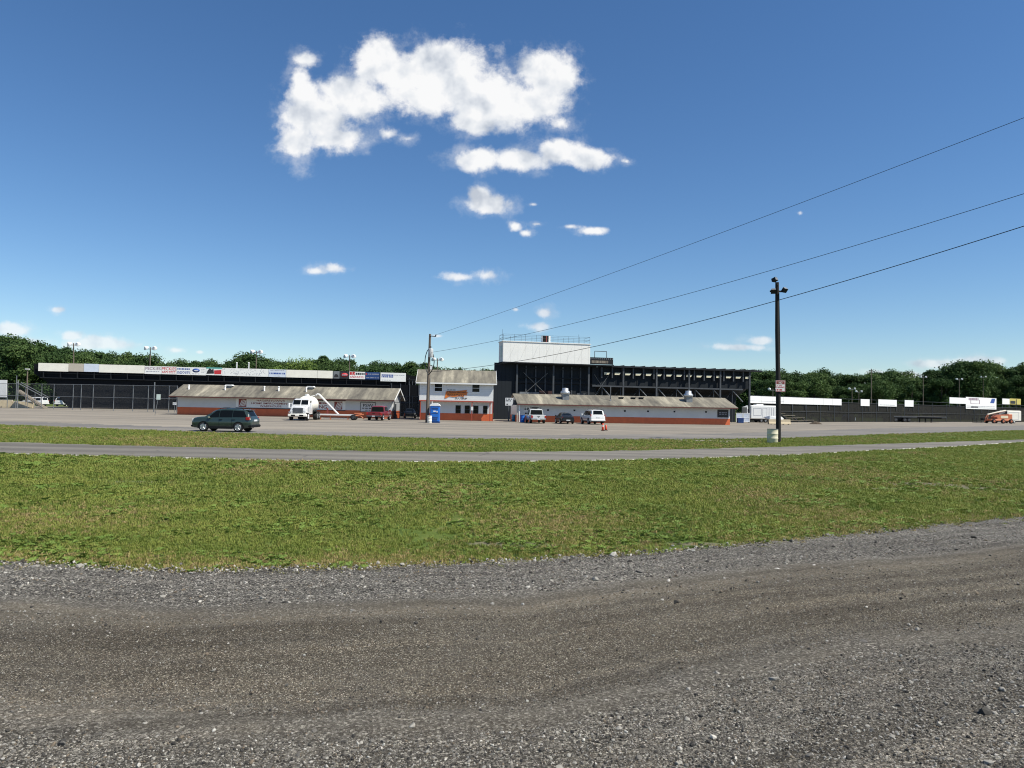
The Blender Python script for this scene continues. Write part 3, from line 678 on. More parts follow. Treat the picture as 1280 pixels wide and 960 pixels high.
plant(1205, 453, 240, RW, 2); plant(1215, 451, 240, RW, 1)
lt = tree_thing(300, 'pale yellow-green rounded tree rising above the blank end of the board-topped grandstand', None, h=15, w=15, mt=CL, lobes=26, leaves=5200, base=.05)
tp = W(366, 448.5, 190); lt.location = (tp.x, 190, -.2); lt.scale = (1.02*tp.z/15,)*3
# ------------------------------------------------------------------ buildings
def gable_roof(b, x0, x1, y0, y1, ze, zr, ov, th=.14, m=0):
    ym = (y0+y1)/2; k = (zr-ze)/(ym-y0); zo = ze-ov*k
    b.prism_x([(y0-ov, zo), (ym, zr), (y1+ov, zo), (y1+ov, zo+th), (ym, zr+th), (y0-ov, zo+th)], x0, x1, m)
    return zo
def window_part(parent, x0, x1, z0, z1, y, fr=M['white'], w=.07, name='window', bars=1):
    b = MB(); b.box(x0-w, x1+w, y-.05, y, z1, z1+w); b.box(x0-w, x1+w, y-.06, y, z0-w, z0); b.box(x0-w, x0, y-.05, y, z0, z1); b.box(x1, x1+w, y-.05, y, z0, z1)
    if bars: b.box(x0, x1, y-.045, y, (z0+z1)/2-.025, (z0+z1)/2+.025)
    f = b.build(name, fr, parent); MB().box(x0, x1, y-.02, y-.004, z0, z1).build('pane', M['glass'], f); return f

# --- left long concession building
FL = Frame(222, 102.5, 490, 101.8)
bl = thing('concession_building', 'long low white building with orange base and plain wall signs, left of the two-storey house', 'building', FL.w(0), FL.a)
L = FL.len; D = 6.2; ze, zr = 2.97, 4.24
b = MB(); b.prism_x([(0, 1.1), (0, ze), (D/2, zr-.02), (D, ze), (D, 1.1)], 0, L); b.build('wall', M['wall_block'], bl)
MB().box(-.015, L+.015, -.015, D+.015, 0, 1.1).build('wall_base', M['orange_wall'], bl)
b = MB(); zo = gable_roof(b, -.75, L+.55, 0, D, ze, zr, 1.1); b.build('roof', M['roof'], bl)
b = MB(); b.box(-.75, L+.55, -1.15, -1.103, zo-.04, zo+.09); b.build('fascia', M['fascia'], bl)
b = MB()
for s_ in (0, 1):
    ya, yb = (-1.1, D/2) if not s_ else (D+1.1, D/2)
    b.add([(L+.553, ya, zo-.06), (L+.60, ya, zo-.06), (L+.60, yb, zr-.06), (L+.553, yb, zr-.06), (L+.553, ya, zo+.15), (L+.60, ya, zo+.15), (L+.60, yb, zr+.15), (L+.553, yb, zr+.15)],
          [(0,1,2,3),(4,5,6,7),(0,1,5,4),(2,3,7,6),(1,2,6,5),(0,3,7,4)])
b.build('gable_trim', M['white'], bl)
d = MB(); d.box(L+.016, L+.06, 2.2, 3.1, .05, 2.1); d.build('door', M['steel_dark'], bl)
def roof_z(ly, ze, zr, D): return ze+(zr-ze)*(ly/(D/2))+.14
for k, px in enumerate((235.5, 281, 330, 348, 382.5)):
    lx = FL.x(px, 1.3); z = roof_z(1.3, ze, zr, D)
    v = thing('vent_pipe', ['white vent pipe nearest the left end of the left building roof', 'white vent pipe beside the left flat cowl on the left building roof', 'white vent pipe alone in the middle of the left building roof',
                            'white vent pipe right of the middle one on the left building roof', 'white vent pipe beside the cowl above the white tank truck'][k], 'vent pipe', FL.w(lx, 1.3, z-.25), FL.a, 'white vent pipes on the left building roof')
    q = MB(); q.lathe([(.10, 0), (.10, .78), (.085, .78)], n=10); q.build('pipe', M['white_clean'], v); q = MB(); q.lathe([(.14, .78), (.14, .86), (.04, .93)], n=10); q.build('cap', M['white_clean'], v)
for k, px in enumerate((286, 388)):
    lx = FL.x(px, 2.2); v = thing('roof_cowl', ['flat white cowl on the ridge left of the middle of the left building roof', 'flat white cowl on the left building roof above the tank truck'][k], 'roof vent', FL.w(lx, 2.3, roof_z(2.3, ze, zr, D)-.05), FL.a)
    q = MB(); q.box(-.35, .35, -.2, .3, 0, .28); q.build('cowl_base', M['steel'], v); q = MB(); q.prism_y([(-.55,.28),(.55,.28),(.42,.44),(-.42,.44)], -.4, .4); q.build('hood', M['white_clean'], v)

def wall_sign(fr, px0, px1, py0, py1, label, off=-.05, bm=None, name='wall_sign', cat='sign', th=.04, group=None, zlev=None):
    """a flat board fixed on a wall: top-level thing, local x from its left edge, z from its bottom"""
    xa, z1 = fr.at(px0, py0, off); xb, z1b = fr.at(px1, py0, off); z0 = fr.at(px0, py1, off)[1]; z0b = fr.at(px1, py1, off)[1]
    z1 = (z1+z1b)/2; z0 = (z0+z0b)/2
    if zlev: z0, z1 = zlev
    o = thing(name, label, cat, fr.w(xa, off, z0), fr.a, group); o_w, o_h = xb-xa, z1-z0
    MB().box(0, o_w, 0, th, 0, o_h).build('board', bm or M['white'], o)
    return o, o_w, o_h
s1, w, h = wall_sign(FL, 295, 374, 498.6, 510, 'wide white wall board with three lines of maroon lettering on the left building')
kx = w/(374-295)
q = MB(); q.box(0, w, -.03, .04, h, h+.10); q.box(0, w, -.03, .04, -.12, 0); q.build('frame', M['ink'], s1)
def hatch_logo(o, x0, x1, z0, z1, y=-.004):
    q = MB(); q.box(x0, x1, y-.002, y, z0, z1); lg = q.build('logo', M['maroon'], o)
    q = MB(); n = 5; w_, h_ = x1-x0, z1-z0
    for k in range(n):
        a = x0+w_*(.08+.17*k); q.add([(a, y-.005, z0+h_*.1), (a+w_*.09, y-.005, z0+h_*.1), (min(a+w_*.42, x1-.02), y-.005, z1-h_*.1), (min(a+w_*.33, x1-.05), y-.005, z1-h_*.1)], [(0,1,2,3)])
    q.build('stripes', M['white'], lg)
hatch_logo(s1, 3.5*kx, 13.2*kx, h*.06, h*.94)
for k, (tx, x0, x1) in enumerate((("HAGERSTOWN'S", 26, 61), ('HOME IMPROVEMENT', 19.5, 67), ('WAREHOUSE', 30, 57))):
    text_mesh('lettering', tx, (x0*kx, x1*kx, h*(.70-.30*k), h*(.90-.30*k)), M['maroon'], s1)
s2, w, h = wall_sign(FL, 393, 432, 501.2, 512.3, 'white wall board with a maroon striped square, half hidden behind the white boom pipe')
kx = w/39; q = MB(); q.box(0, w, -.03, .04, h, h+.1); q.box(0, w, -.03, .04, -.1, 0); q.build('frame', M['ink'], s2)
text_mesh('print', 'NG', (6*kx, 16*kx, h*.12, h*.5), M['maroon'], s2); q = MB(); strokes(q, .5*kx, 17*kx, h*.58, h*.9, 1, -.004, 0, .6, 3); q.build('print', M['maroon'], s2)
hatch_logo(s2, 25*kx, 35*kx, h*.06, h*.94)
s3, w, h = wall_sign(FL, 451, 469, 503.3, 514.3, 'pale wall sign reading PSW above the red pickup', bm=M['wall_block'])
q = MB(); t_ = .06; q.box(0, w, -.02, .04, h, h+t_); q.box(0, w, -.02, .04, -t_, 0); q.box(-t_, 0, -.02, .04, -t_, h+t_); q.box(w, w+t_, -.02, .04, -t_, h+t_); q.build('frame', M['steel_dark'], s3)
text_mesh('lettering', 'PSW', (w*.16, w*.86, h*.50, h*.86), M['ink'], s3); q = MB(); strokes(q, w*.1, w*.9, h*.28, h*.44, 1, -.004, 0, .6, 5); strokes(q, w*.3, w*.7, h*.08, h*.2, 1, -.004, 0, .6, 6); q.build('print', M['ink'], s3)

# --- two-storey house
FH = Frame(524, 98, 616.5, 98.6)
hs = thing('two_storey_house', 'small two-storey white ticket house with grey stained roof and orange porch posts', 'building', FH.w(0), FH.a)
L = FH.len; D = 6.2; zb, ze, zr = 2.74, 5.30, 6.92
b = MB(); b.prism_x([(0, zb), (0, ze), (D/2, zr-.03), (D, ze), (D, zb)], 0, L); b.build('wall', M['siding'], hs)
b = MB(); b.box(.05, L-.05, .95, D-.05, 1.0, zb-.003); b.build('ground_floor_wall', M['wall_block'], hs)
MB().box(.035, L-.035, .935, D-.03, 0, 1.0).build('wall_base', M['orange_wall'], hs)
b = MB(); zo = gable_roof(b, -.45, L+.40, 0, D, ze, zr, .48, .13); b.build('roof', M['roof'], hs)
b = MB(); b.box(-.46, L+.41, -.56, -.483, zo-.08, zo+.10); b.build('gutter', M['white_clean'], hs)
for xg in (-.50, L+.403):
    b = MB(); b.add([(xg, -.48, zo-.04), (xg+.045, -.48, zo-.04), (xg+.045, D/2, zr-.04), (xg, D/2, zr-.04), (xg, -.48, zo+.16), (xg+.045, -.48, zo+.16), (xg+.045, D/2, zr+.16), (xg, D/2, zr+.16)], [(0,1,2,3),(4,5,6,7),(0,1,5,4),(2,3,7,6),(1,2,6,5),(0,3,7,4)]); b.build('barge_board', M['white_clean'], hs)
MB().box(-.02, L+.02, -.04, .06, zb-.16, zb-.004).build('trim_board', M['orange_trim'], hs)
for a, c, y0, y1 in ((543, 552.2, 479.8, 489.0), (590, 599, 480.6, 489.9)):
    xa, xb = FH.x(a), FH.x(c); window_part(hs, xa, xb, FH.z((a+c)/2, y1), FH.z((a+c)/2, y0), -.004, M['white_clean'], .12)
for a, c in ((570, 575.6), (581.5, 587), (592, 597.5), (604.5, 609)):
    window_part(hs, FH.x(a, .93), FH.x(c, .93), 1.06, 2.05, .945, M['steel_dark'], .05, 'ticket_window')
MB().box(FH.x(598.6, .93), FH.x(603.6, .93), .90, .944, 1.1, 2.1).build('notice_board', M['white'], hs)
for px in (525.6, 590, 612.6, 616):
    x = FH.x(px); MB().box(x-.06, x+.06, .0, .12, 0, zb-.17).build('porch_post', M['orange_trim'], hs)
MB().box(FH.x(589, .0), FH.x(591.6, .0), -.06, -.003, 1.45, 1.95).build('post_sign', M['white'], hs)
sp_, w, h = wall_sign(FH, 556, 585, 487.2, 498.6, 'ragged orange splash logo sign with dark script on the upper wall of the white house', bm=M['siding'], th=.02)
for ch in list(sp_.children): bpy.data.objects.remove(ch)
q = MB(); P_ = [(.02,.30),(.05,.80),(.20,.86),(.45,.84),(.62,.90),(.97,1.0),(.93,.82),(1.0,.70),(.94,.55),(.97,.42),(.80,.40),(.84,.24),(.62,.30),(.40,.20),(.20,.26),(.10,.10),(.0,.02)]
q.prism_y([(x*w, z*h) for x, z in P_], 0, .03); q.build('board', M['ink_orange'], sp_)
text_mesh('lettering', 'Hagerstown', (w*.10, w*.92, h*.60, h*.86), M['ink'], sp_, -.004, shear=.2); text_mesh('lettering', 'Speedway', (w*.10, w*.86, h*.26, h*.54), M['ink'], sp_, -.004, shear=.2)
q = MB(); strokes(q, w*.46, w*1.0, h*.02, h*.16, 1, .0, 0, .7, 9); strokes(q, w*.1, w*.5, h*.92, h*1.02, 1, .0, 0, .6, 10); q.build('print', M['ink'], sp_)

# --- right long concession building
FR = Frame(648, 98.5, 912.5, 103.5)
br = thing('concession_building', 'long low white building with two roof exhaust fans, in front of the press box grandstand', 'building', FR.w(0), FR.a)
L = FR.len; D = 6.4; ze, zr = 2.70, 3.77
b = MB(); b.prism_x([(0, .9), (0, ze), (D/2, zr-.02), (D, ze), (D, .9)], 0, L); b.build('wall', M['wall_block'], br)
MB().box(-.015, L+.015, -.015, D+.015, 0, .9).build('wall_base', M['orange_wall'], br)
b = MB(); zo = gable_roof(b, -.3, L+.75, 0, D, ze, zr, 1.0); b.build('roof', M['roof'], br)
MB().box(-.3, L+.75, -1.05, -1.003, zo-.04, zo+.09).build('fascia', M['fascia'], br)
for px in (685, 718, 753, 781, 810, 843, 882.5):
    x, z = FR.at(px, 512.6+.012*(px-685)); q = MB(); q.box(x-.13, x+.13, -.03, -.003, z-.11, z+.11); q.build('wall_vent', M['charcoal'], br)
MB().box(-.29, -.16, -.6, -.45, 0, zo).build('porch_post', M['tan'], br); MB().box(-.02, .10, -.7, -.58, 0, zo).build('porch_post', M['white'], br)
sg, w, h = wall_sign(FR, 897, 910.5, 512.2, 521.8, 'black chalk-lettered menu board at the right end of the right long building', bm=M['ink'])
q = MB(); strokes(q, w*.15, w*.85, h*.32, h*.72, 2, -.004, 0, .5, 12); q.build('print', M['ink_grey'], sg)
sg, w, h = wall_sign(FR, 655, 672, 509, 513.4, 'narrow white sign strip with black lettering over the silver pickup', bm=M['white'])
q = MB(); strokes(q, w*.04, w*.96, h*.1, h*.9, 2, -.004, 0, .75, 13); q.build('print', M['ink'], sg)
sb, w, h = wall_sign(FR, 631.8, 641.2, 497.3, 507, 'pale blue-grey notice board hung at the left end of the right long building', bm=M['wall_block'], off=.8)
q = MB(); strokes(q, w*.1, w*.9, h*.5, h*.95, 2, -.004, 0, .6, 14); q.box(w*.15, w*.35, -.008, -.002, h*.08, h*.25); q.build('print', M['steel_dark'], sb)
MB().box(w, w+1.2, .0, .05, .1, h*.8).build('bracket', M['steel_dark'], sb)
MB().box(w*.4, w*.55, .05, .15, -3.1 if False else -FR.z(636, 507, .8), 0).build('post', M['steel_dark'], sb)
fan = None
for k, px in enumerate((706.3, 860.3)):
    ly = 1.35; loc = FR.w(FR.x(px, ly), ly, roof_z(ly, ze, zr, D)-.28); lab = ['silver mushroom exhaust fan on the left part of the right building roof', 'silver mushroom exhaust fan on the right part of the right building roof'][k]
    if not fan:
        fan = thing('exhaust_fan', lab, 'exhaust fan', loc, FR.a, 'silver exhaust fans on the right building roof')
        q = MB(); q.box(-.45, .45, -.45, .45, 0, .85); q.box(-.52, .52, -.52, .52, .85, .93); q.build('curb', M['steel'], fan)
        q = MB(); q.lathe([(.50,.93),(.66,1.0),(.68,1.25),(.60,1.30),(.60,1.36),(.46,1.40),(.44,1.70),(.40,1.78),(.0,1.82)], n=20); q.build('hood', mat('spun_aluminium', (.62,.63,.64), .35, .08, 2, .65), fan)
    else: dup(fan, loc, FR.a, lab)
fv = None
for k, px in enumerate((776.3, 791.5, 801.5)):
    ly = 2.0+.1*(k == 2); loc = FR.w(FR.x(px, ly), ly, roof_z(ly, ze, zr, D)-.06); lab = ['low dark roof vent, leftmost of three beside the vent stack on the right building', 'low dark roof vent, middle of three on the right building roof', 'low dark roof vent, rightmost and highest of three on the right building roof'][k]
    if not fv:
        fv = thing('roof_vent', lab, 'roof vent', loc, FR.a, 'low dark vents on the right building roof')
        q = MB(); q.box(-.25, .25, -.2, .2, 0, .16); q.build('vent_base', M['charcoal'], fv); q = MB(); q.prism_y([(-.36,.16),(.36,.16),(.26,.26),(-.26,.26)], -.3, .3); q.build('cap', M['charcoal'], fv)
    else: dup(fv, loc, FR.a, lab)
vs = thing('vent_stack', 'tall thin grey vent stack on the right building roof', 'vent pipe', FR.w(FR.x(763, 1.0), 1.0, roof_z(1.0, ze, zr, D)-.1), FR.a)
MB().lathe([(.06,0),(.06,2.1),(.05,2.1)], n=8).build('pipe', M['steel_dark'], vs); q = MB(); q.lathe([(.13,0),(.13,.12),(.07,.25)], n=8); q.build('flashing', M['steel'], vs)

# --- main grandstand seen from behind
FG = Frame(622, 111.5, 937, 121.5)
gs = thing('grandstand', 'large black steel grandstand seen from behind, with slanted roof panels and tall posts', 'grandstand', FG.w(0), FG.a)
X = lambda px, off=0: FG.x(px, off, 490)
zt = 8.62; xL, xR = X(624), X(938)
for px in (645.8, 691.3, 735.5, 778.7, 820.3, 861, 900, 936.7):
    MB().box(X(px)-.13, X(px)+.13, -.14, .14, 0, zt-.02).build('post', M['steel_dark'], gs)
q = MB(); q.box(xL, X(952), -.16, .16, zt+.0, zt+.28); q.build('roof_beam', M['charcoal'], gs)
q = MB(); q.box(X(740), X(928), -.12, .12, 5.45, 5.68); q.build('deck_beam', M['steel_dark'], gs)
for k in range(8):                                  # pale raking braces under the deck
    pa = 754+23.3*k; xa = X(pa); xb = X(pa+12.5); q = MB()
    if k % 2 == 0 or k > 1: q.tube((xa, .25, 5.3), (xb, .25, 3.5), .09, n=6); q.build('brace', M['steel'], gs)
    q = MB(); q.tube((xa-.1, .3, 0), (xa-.1, .3, 5.45), .08, n=6); q.build('under_post', M['steel_dark'], gs)
    q = MB(); q.tube((xa-.15, .35, 5.4), (xa-2.1, .35, 2.6), .07, n=6); q.build('dark_brace', M['charcoal'], gs)
# stepped seating deck rising towards the camera
st = []; n = 14
for k in range(n): st += [(.9+k*.85, 6.1-k*.36), (.9+(k+1)*.85, 6.1-k*.36)]
poly = st + [(st[-1][0], .75), (.9, 5.75)]
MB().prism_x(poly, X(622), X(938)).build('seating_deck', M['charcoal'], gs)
MB().box(X(741), X(934), 3.6, 3.7, 0, 5.6).build('deck_shade_sheet', M['panel_grey'], gs)  # dark sheet added to stand for the shade beneath the deck
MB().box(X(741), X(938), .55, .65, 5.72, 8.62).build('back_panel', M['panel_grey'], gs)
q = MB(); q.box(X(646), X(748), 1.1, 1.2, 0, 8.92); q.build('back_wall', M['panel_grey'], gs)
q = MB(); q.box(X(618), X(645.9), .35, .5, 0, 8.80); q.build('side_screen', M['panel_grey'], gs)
# the ribs and cross bracing on the black back wall
for px in (657, 669, 681, 703, 714, 725): MB().box(X(px, 1)-.10, X(px, 1)+.10, .85, 1.09, 4.0, 8.5).build('rib', M['steel_dark'], gs)
q = MB(); q.box(X(646.5), X(736), .80, .849, 6.55, 6.75); q.box(X(646.5), X(736), .80, .849, 8.0, 8.15); q.build('girt', M['charcoal'], gs)
for a, c in ((655, 685), (744, 762)):
    q = MB(); q.tube((X(a), .5, 7.4), (X(c), .5, 3.9), .035, n=5); q.tube((X(a), .42, 3.9), (X(c), .42, 7.4), .035, n=5); q.build('cross_brace', M['steel'], gs)
M['dimred'] = mat('dim_maroon_board', (.055,.018,.018), .7)
# lighter boards seen low through the stand
for px, w_, mt in ((658, 2.2, M['steel']), (672, 3.0, mat('dim_blue_board', (.02,.035,.07), .7)), (727, 1.6, M['steel_dark']), (683, 2.4, M['dimred'])):
    MB().box(X(px, .7)-w_/2, X(px, .7)+w_/2, .70, .745, 3.95, 4.35 if mt is not M['dimred'] else 4.6).build('concourse_board', mt, gs)
xa, xb = X(752), X(941); nb = 15; dx = (xb-xa)/nb
for k in range(nb):
    x0 = xa+k*dx
    q = MB(); q.prism_y([(x0+.02, 8.61), (x0+dx-.02, 8.61), (x0+dx+.06, 8.80), (x0+dx+.06, 9.02), (x0+.02, 8.70)], -.42-.01*(k % 2), 3.2); q.build('roof_panel', M['charcoal'], gs)
    q = MB(); q.box(x0-.10, x0+.10, .0, .5, 6.9, 8.60); q.build('fin', M['steel_dark'], gs)
    zA, zB = 7.42, 7.78; q = MB(); q.prism_y([(x0+.42, zB), (x0+dx*.80, zB), (x0+dx*.64, zA), (x0+.40, zA)], .02, .06); q.build('pale_panel', M['pale_panel'], gs)
    if k % 2: MB().box(x0+dx*.45, x0+dx*.55, .5, .549, 5.8, 7.4).build('strut', M['charcoal'], gs)
q = MB(); q.tube((xR+.2, .2, 8.3), (xR-.6, .2, 7.2), .07, n=6); q.build('brace', M['steel'], gs)
# --- press box on the grandstand
FB = Frame(627, 111, 736, 114.2)
pb = thing('press_box', 'white panelled press box on top of the left end of the grandstand', 'press box', FB.w(0, -.25, 0), FB.a)
L = FB.len; z0, z1 = 8.93, 12.05; D = 3.0
MB().box(0, L, 0, D, z0, z1).build('wall', M['panel_white'], pb)
MB().box(-.12, L+.10, -.10, D+.1, z1, z1+.12).build('roof', M['white_clean'], pb)
MB().box(-.08, L+.05, -.06, D, z0-.16, z0-.003).build('sill_beam', M['charcoal'], pb)
MB().box(-.03, -.003, .7, 1.7, z0+.7, z1-.6).build('window', M['glass'], pb)
q = MB()
for k in range(7):
    x = .9+k*L/7.6; q.quad((x, -.006, z0+.4), (x+.035, -.006, z0+.4), (x+1.0, -.006, z1-.5), (x+.965, -.006, z1-.5))
q.build('cable_marks', mat('faint_crease', (.55,.55,.54), .6, .05), pb)
q = MB()
for k in range(9):
    x = .05+k*(L-.1)/8
    for y in (.1, D-.1): q.tube((x, y, z1+.12), (x, y, z1+1.15), .018, n=5)
for z in (z1+.65, z1+1.15):
    for y in (.1, D-.1): q.tube((.05, y, z), (L-.05, y, z), .016, n=5)
    for x in (.05, L-.05): q.tube((x, .1, z), (x, D-.1, z), .022, n=5)
q.build('railing', M['steel_dark'], pb)
q = MB(); q.tube((.0, .5, z1+.1), (.0, .5, z1+1.9), .02, n=5); q.tube((L*.875, .5, z1+.1), (L*.875, .5, z1+1.6), .02, n=5); q.build('antenna', M['steel_dark'], pb)
ac = thing('air_conditioner', 'boxy air conditioner with a dark grille on the press box roof', 'air conditioner', FB.w(FB.x(682.7), .35, z1+.13), FB.a)
MB().box(-.62, .62, 0, 1.2, 0, 1.08).build('casing', M['white'], ac); q = MB(); q.box(-.63, .30, -.02, -.003, .04, 1.04); q.build('grille', M['black'], ac); MB().box(-.12, .02, -.03, -.021, .05, 1.03).build('grille_bar', M['maroon'], ac)
pf = thing('camera_platform', 'small railed platform with dark mesh sides beside the press box', 'platform', FB.w(L+.08, -.1, 8.93), FB.a)
lw = FG.x(765)-FG.x(736.5)
MB().box(0, lw, 0, 2.6, -.15, 0).build('floor', M['charcoal'], pf)
q = MB(); q.box(0, lw, 0, .05, .05, 1.15); q.build('mesh_side', M['charcoal'], pf)
q = MB()
for k in range(12): x = .12+k*(lw-.24)/11; q.box(x-.05, x+.05, -.03, -.003, .85, 1.05)
q.build('slat_row', M['steel'], pf); q = MB(); strokes(q, .25, lw*.78, .2, .7, 1, -.004, 0, .8, 4); q.build('print', M['plank'], pf)
q = MB(); xa, xb = FB.x(742)-L, FB.x(757)-L
for x in (xa, xb): q.tube((x, .2, 1.1), (x, .2, 2.15), .05, n=6)
q.tube((xa, .2, 2.15), (xb, .2, 2.15), .05, n=6); q.build('frame', M['steel_dark'], pf)

# --- left grandstand with advertising boards along its top
FS = Frame(48, 134, 512, 146)
ls = thing('grandstand', 'long black grandstand seen from behind on the left, topped with advertising boards', 'grandstand', FS.w(0), FS.a)
def ztop(px): return 8.42+(8.20-8.42)*(px-48)/460
Ls = FS.x(508); q = MB()
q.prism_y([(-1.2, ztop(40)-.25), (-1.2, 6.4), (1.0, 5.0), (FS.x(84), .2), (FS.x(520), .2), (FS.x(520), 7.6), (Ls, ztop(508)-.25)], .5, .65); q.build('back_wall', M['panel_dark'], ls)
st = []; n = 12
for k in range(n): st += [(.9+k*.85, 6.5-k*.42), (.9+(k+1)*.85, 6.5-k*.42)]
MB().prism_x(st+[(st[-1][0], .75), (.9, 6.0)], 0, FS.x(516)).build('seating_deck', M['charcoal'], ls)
for k in range(24):
    x = .6+k*(Ls-.9)/23; q = MB(); q.box(x-.06, x+.06, .06, .45, 5.6, 8.0); q.build('strut', M['charcoal'], ls)
q = MB(); q.box(0, Ls, .1, .45, 5.55, 5.7); q.box(0, Ls, .15, .40, 6.45, 6.55); q.build('rail', M['charcoal'], ls)
for k in range(3):
    x = FS.x(511+k*4); MB().box(x-.07, x+.07, .2, .34, 0, 7.3-.3*k).build('end_post', M['steel_dark'], ls)
q = MB(); zz = [(.1, 6.9), (.1, 5.2), (.1, 3.6)]
for z in (6.9, 5.3, 3.7): q.box(FS.x(508), FS.x(522), .05, .15, z, z+.12)
q.build('end_rail', M['charcoal'], ls)
BN = [(48,86,'white_warm','blank cream board at the far left end of the long board-topped grandstand'), (86,105,'tan','blank tan board on the left grandstand'), (105,124,'pale_blue','blank pale blue board on the left grandstand'),
      (124,181,'white_warm','long blank cream board left of the first faded lettering on the left grandstand'), (181,202,'white','white board with faded purple lettering on the left grandstand'), (202,221,'white','white board with bright red lettering on the left grandstand'),
      (221,239,'white','white board with rows of blue print on the left grandstand'), (239,258,'white','white board with a blue oval badge on the left grandstand'), (258,278,'white','board with a dark and red picture under a teal strip on the left grandstand'),
      (278,336,'white','long white board with grey scribbled artwork on the left grandstand'), (336,358,'pale_blue','pale board with one line of dark blue lettering on the left grandstand'), (358,397,'white_warm','blank cream board below the pale green tree'),
      (397,416.5,'white_warm','blank cream board left of the grey picture board'), (417,425,'steel','small grey picture board on the left grandstand'), (425,437,'ink','black board with a red oval on the left grandstand'),
      (437,457,'white','white board with a red block and black lettering on the left grandstand'), (457,475,'blue_dark','dark blue board with pale print on the left grandstand'), (476,508,'white_clean','large white board with blue print at the right end of the left grandstand')]
for a, c, mk, lab in BN:
    dz = random.uniform(-.06, .05); z1 = ztop((a+c)/2)+dz; hh = 1.5 if a < 476 else 1.75
    if 417 <= a < 476: hh = 1.45
    o, w, h = wall_sign(FS, a+.15, c-.15, 450, 460, lab, -.02 - (.06 if a == 476 else 0), MATS[{'white':'white_paint','white_warm':'weathered_white','tan':'tan_vinyl','pale_blue':'pale_blue_vinyl','steel':'grey_galvanised_steel','ink':'black_print','blue_dark':'blue_tarpaulin','white_clean':'white_vinyl'}[mk]], 'advertising_board', 'sign', .06, 'advertising boards along the left grandstand', (z1-hh, z1))
    q = MB()
    if a == 181: text_mesh('lettering', 'PECKIES', (w*.05, w*.97, h*.52, h*.88), M['ink_purple'], o); strokes(q, w*.1, w*.9, h*.22, h*.40, 1, -.004, 0, .5, 2); q.build('print', M['ink_grey'], o)
    if a == 202: text_mesh('lettering', 'PECKIES', (w*.03, w*.99, h*.50, h*.90), M['ink_red'], o); strokes(q, w*.05, w*.95, h*.10, h*.44, 2, -.004, 0, .5, 3); q.build('print', M['ink_red'], o)
    if a == 221: strokes(q, w*.05, w*.95, h*.60, h*.90, 1, -.004, 0, .6, 4); strokes(q, w*.05, w*.95, h*.1, h*.5, 3, -.004, 0, .5, 5); q.build('print', M['ink_blue'], o)
    if a == 239:
        q.lathe([(0,-.012),(1,-.012),(1,0),(0,0)], n=28, axis='y'); e = q.build('oval_badge', M['ink_blue'], o); e.scale = (w*.25, 1, h*.26); e.location = (w*.34, -.002, h*.6)
        q = MB(); q.prism_y([(-.62,.02),(.62,.02),(.35,-.30),(-.35,-.30)], -.02, -.013); q.build('badge_mark', M['white'], e); q = MB(); strokes(q, w*.08, w*.62, h*.1, h*.22, 1, -.004, 0, .6, 6); strokes(q, w*.68, w*.95, h*.3, h*.8, 3, -.004, 0, .3, 7); q.build('print', M['ink_grey'], o)
    if a == 258:
        q.box(0, w, -.008, -.002, h*.82, h); q.build('strip', M['ink_teal'], o); q = MB(); q.prism_y([(w*.02,h*.15),(w*.08,h*.55),(w*.22,h*.9),(w*.34,h*.7),(w*.46,h*.85),(w*.50,h*.2)], -.010, -.003); q.build('picture', M['ink'], o)
        q = MB(); q.prism_y([(w*.52,h*.12),(w*.50,h*.62),(w*.97,h*.70),(w*.95,h*.15)], -.012, -.005); q.build('picture', M['ink_red'], o)
    if a == 278:
        r_ = random.Random(3)
        for k in range(60):
            x = r_.uniform(.02,.95)*w; z = r_.uniform(.1,.85)*h; q.tube((x, -.004, z), (x+r_.uniform(-.3,.4), -.004, min(h*.95, z+r_.uniform(-.1,.45))), .022, n=4)
        q.build('artwork', M['ink_grey'], o)
    if a == 336: strokes(q, w*.05, w*.95, h*.34, h*.60, 1, -.004, 0, .8, 8); q.build('print', M['ink_blue'], o); q = MB(); strokes(q, w*.3, w*.7, h*.08, h*.2, 1, -.004, 0, .6, 8); strokes(q, w*.1, w*.9, h*.8, h*.92, 1, -.004, 0, .6, 9); q.build('print', M['ink_grey'], o)
    if a == 417: q.prism_y([(w*.1,h*.15),(w*.2,h*.5),(w*.45,h*.62),(w*.75,h*.5),(w*.9,h*.15)], -.01, -.003); q.build('picture', M['ink'], o)
    if a == 425:
        q.lathe([(0,-.012),(1,-.012),(1,0),(0,0)], n=24, axis='y'); e = q.build('oval_badge', M['ink_red'], o); e.scale = (w*.36, 1, h*.28); e.location = (w*.5, -.002, h*.5)
        q = MB(); strokes(q, w*.24, w*.76, h*.4, h*.6, 1, -.018, 0, .8, 10); q.build('print', M['ink_grey'], o)
    if a == 437:
        q.box(w*.02, w*.16, -.008, -.002, h*.55, h*.95); q.prism_y([(w*.19,h*.50),(w*.19,h*.97),(w*.33,h*.97),(w*.37,h*.82),(w*.31,h*.72),(w*.38,h*.5),(w*.30,h*.5),(w*.25,h*.66),(w*.25,h*.5)], -.009, -.002); q.build('logo', M['ink_red'], o)
        q = MB(); strokes(q, w*.40, w*.97, h*.56, h*.88, 1, -.004, 0, .9, 11); q.build('print', M['ink'], o); q = MB(); strokes(q, w*.05, w*.95, h*.10, h*.42, 2, -.004, 0, .5, 12); q.build('print', M['ink_red'], o)
    if a == 457: strokes(q, w*.18, w*.95, h*.6, h*.85, 1, -.004, 0, .5, 13); strokes(q, w*.05, w*.95, h*.1, h*.35, 1, -.004, 0, .4, 14); q.build('print', M['ink_grey'], o); q = MB(); q.box(w*.03, w*.12, -.008, -.002, h*.62, h*.85); q.build('logo', M['ink_red'], o)
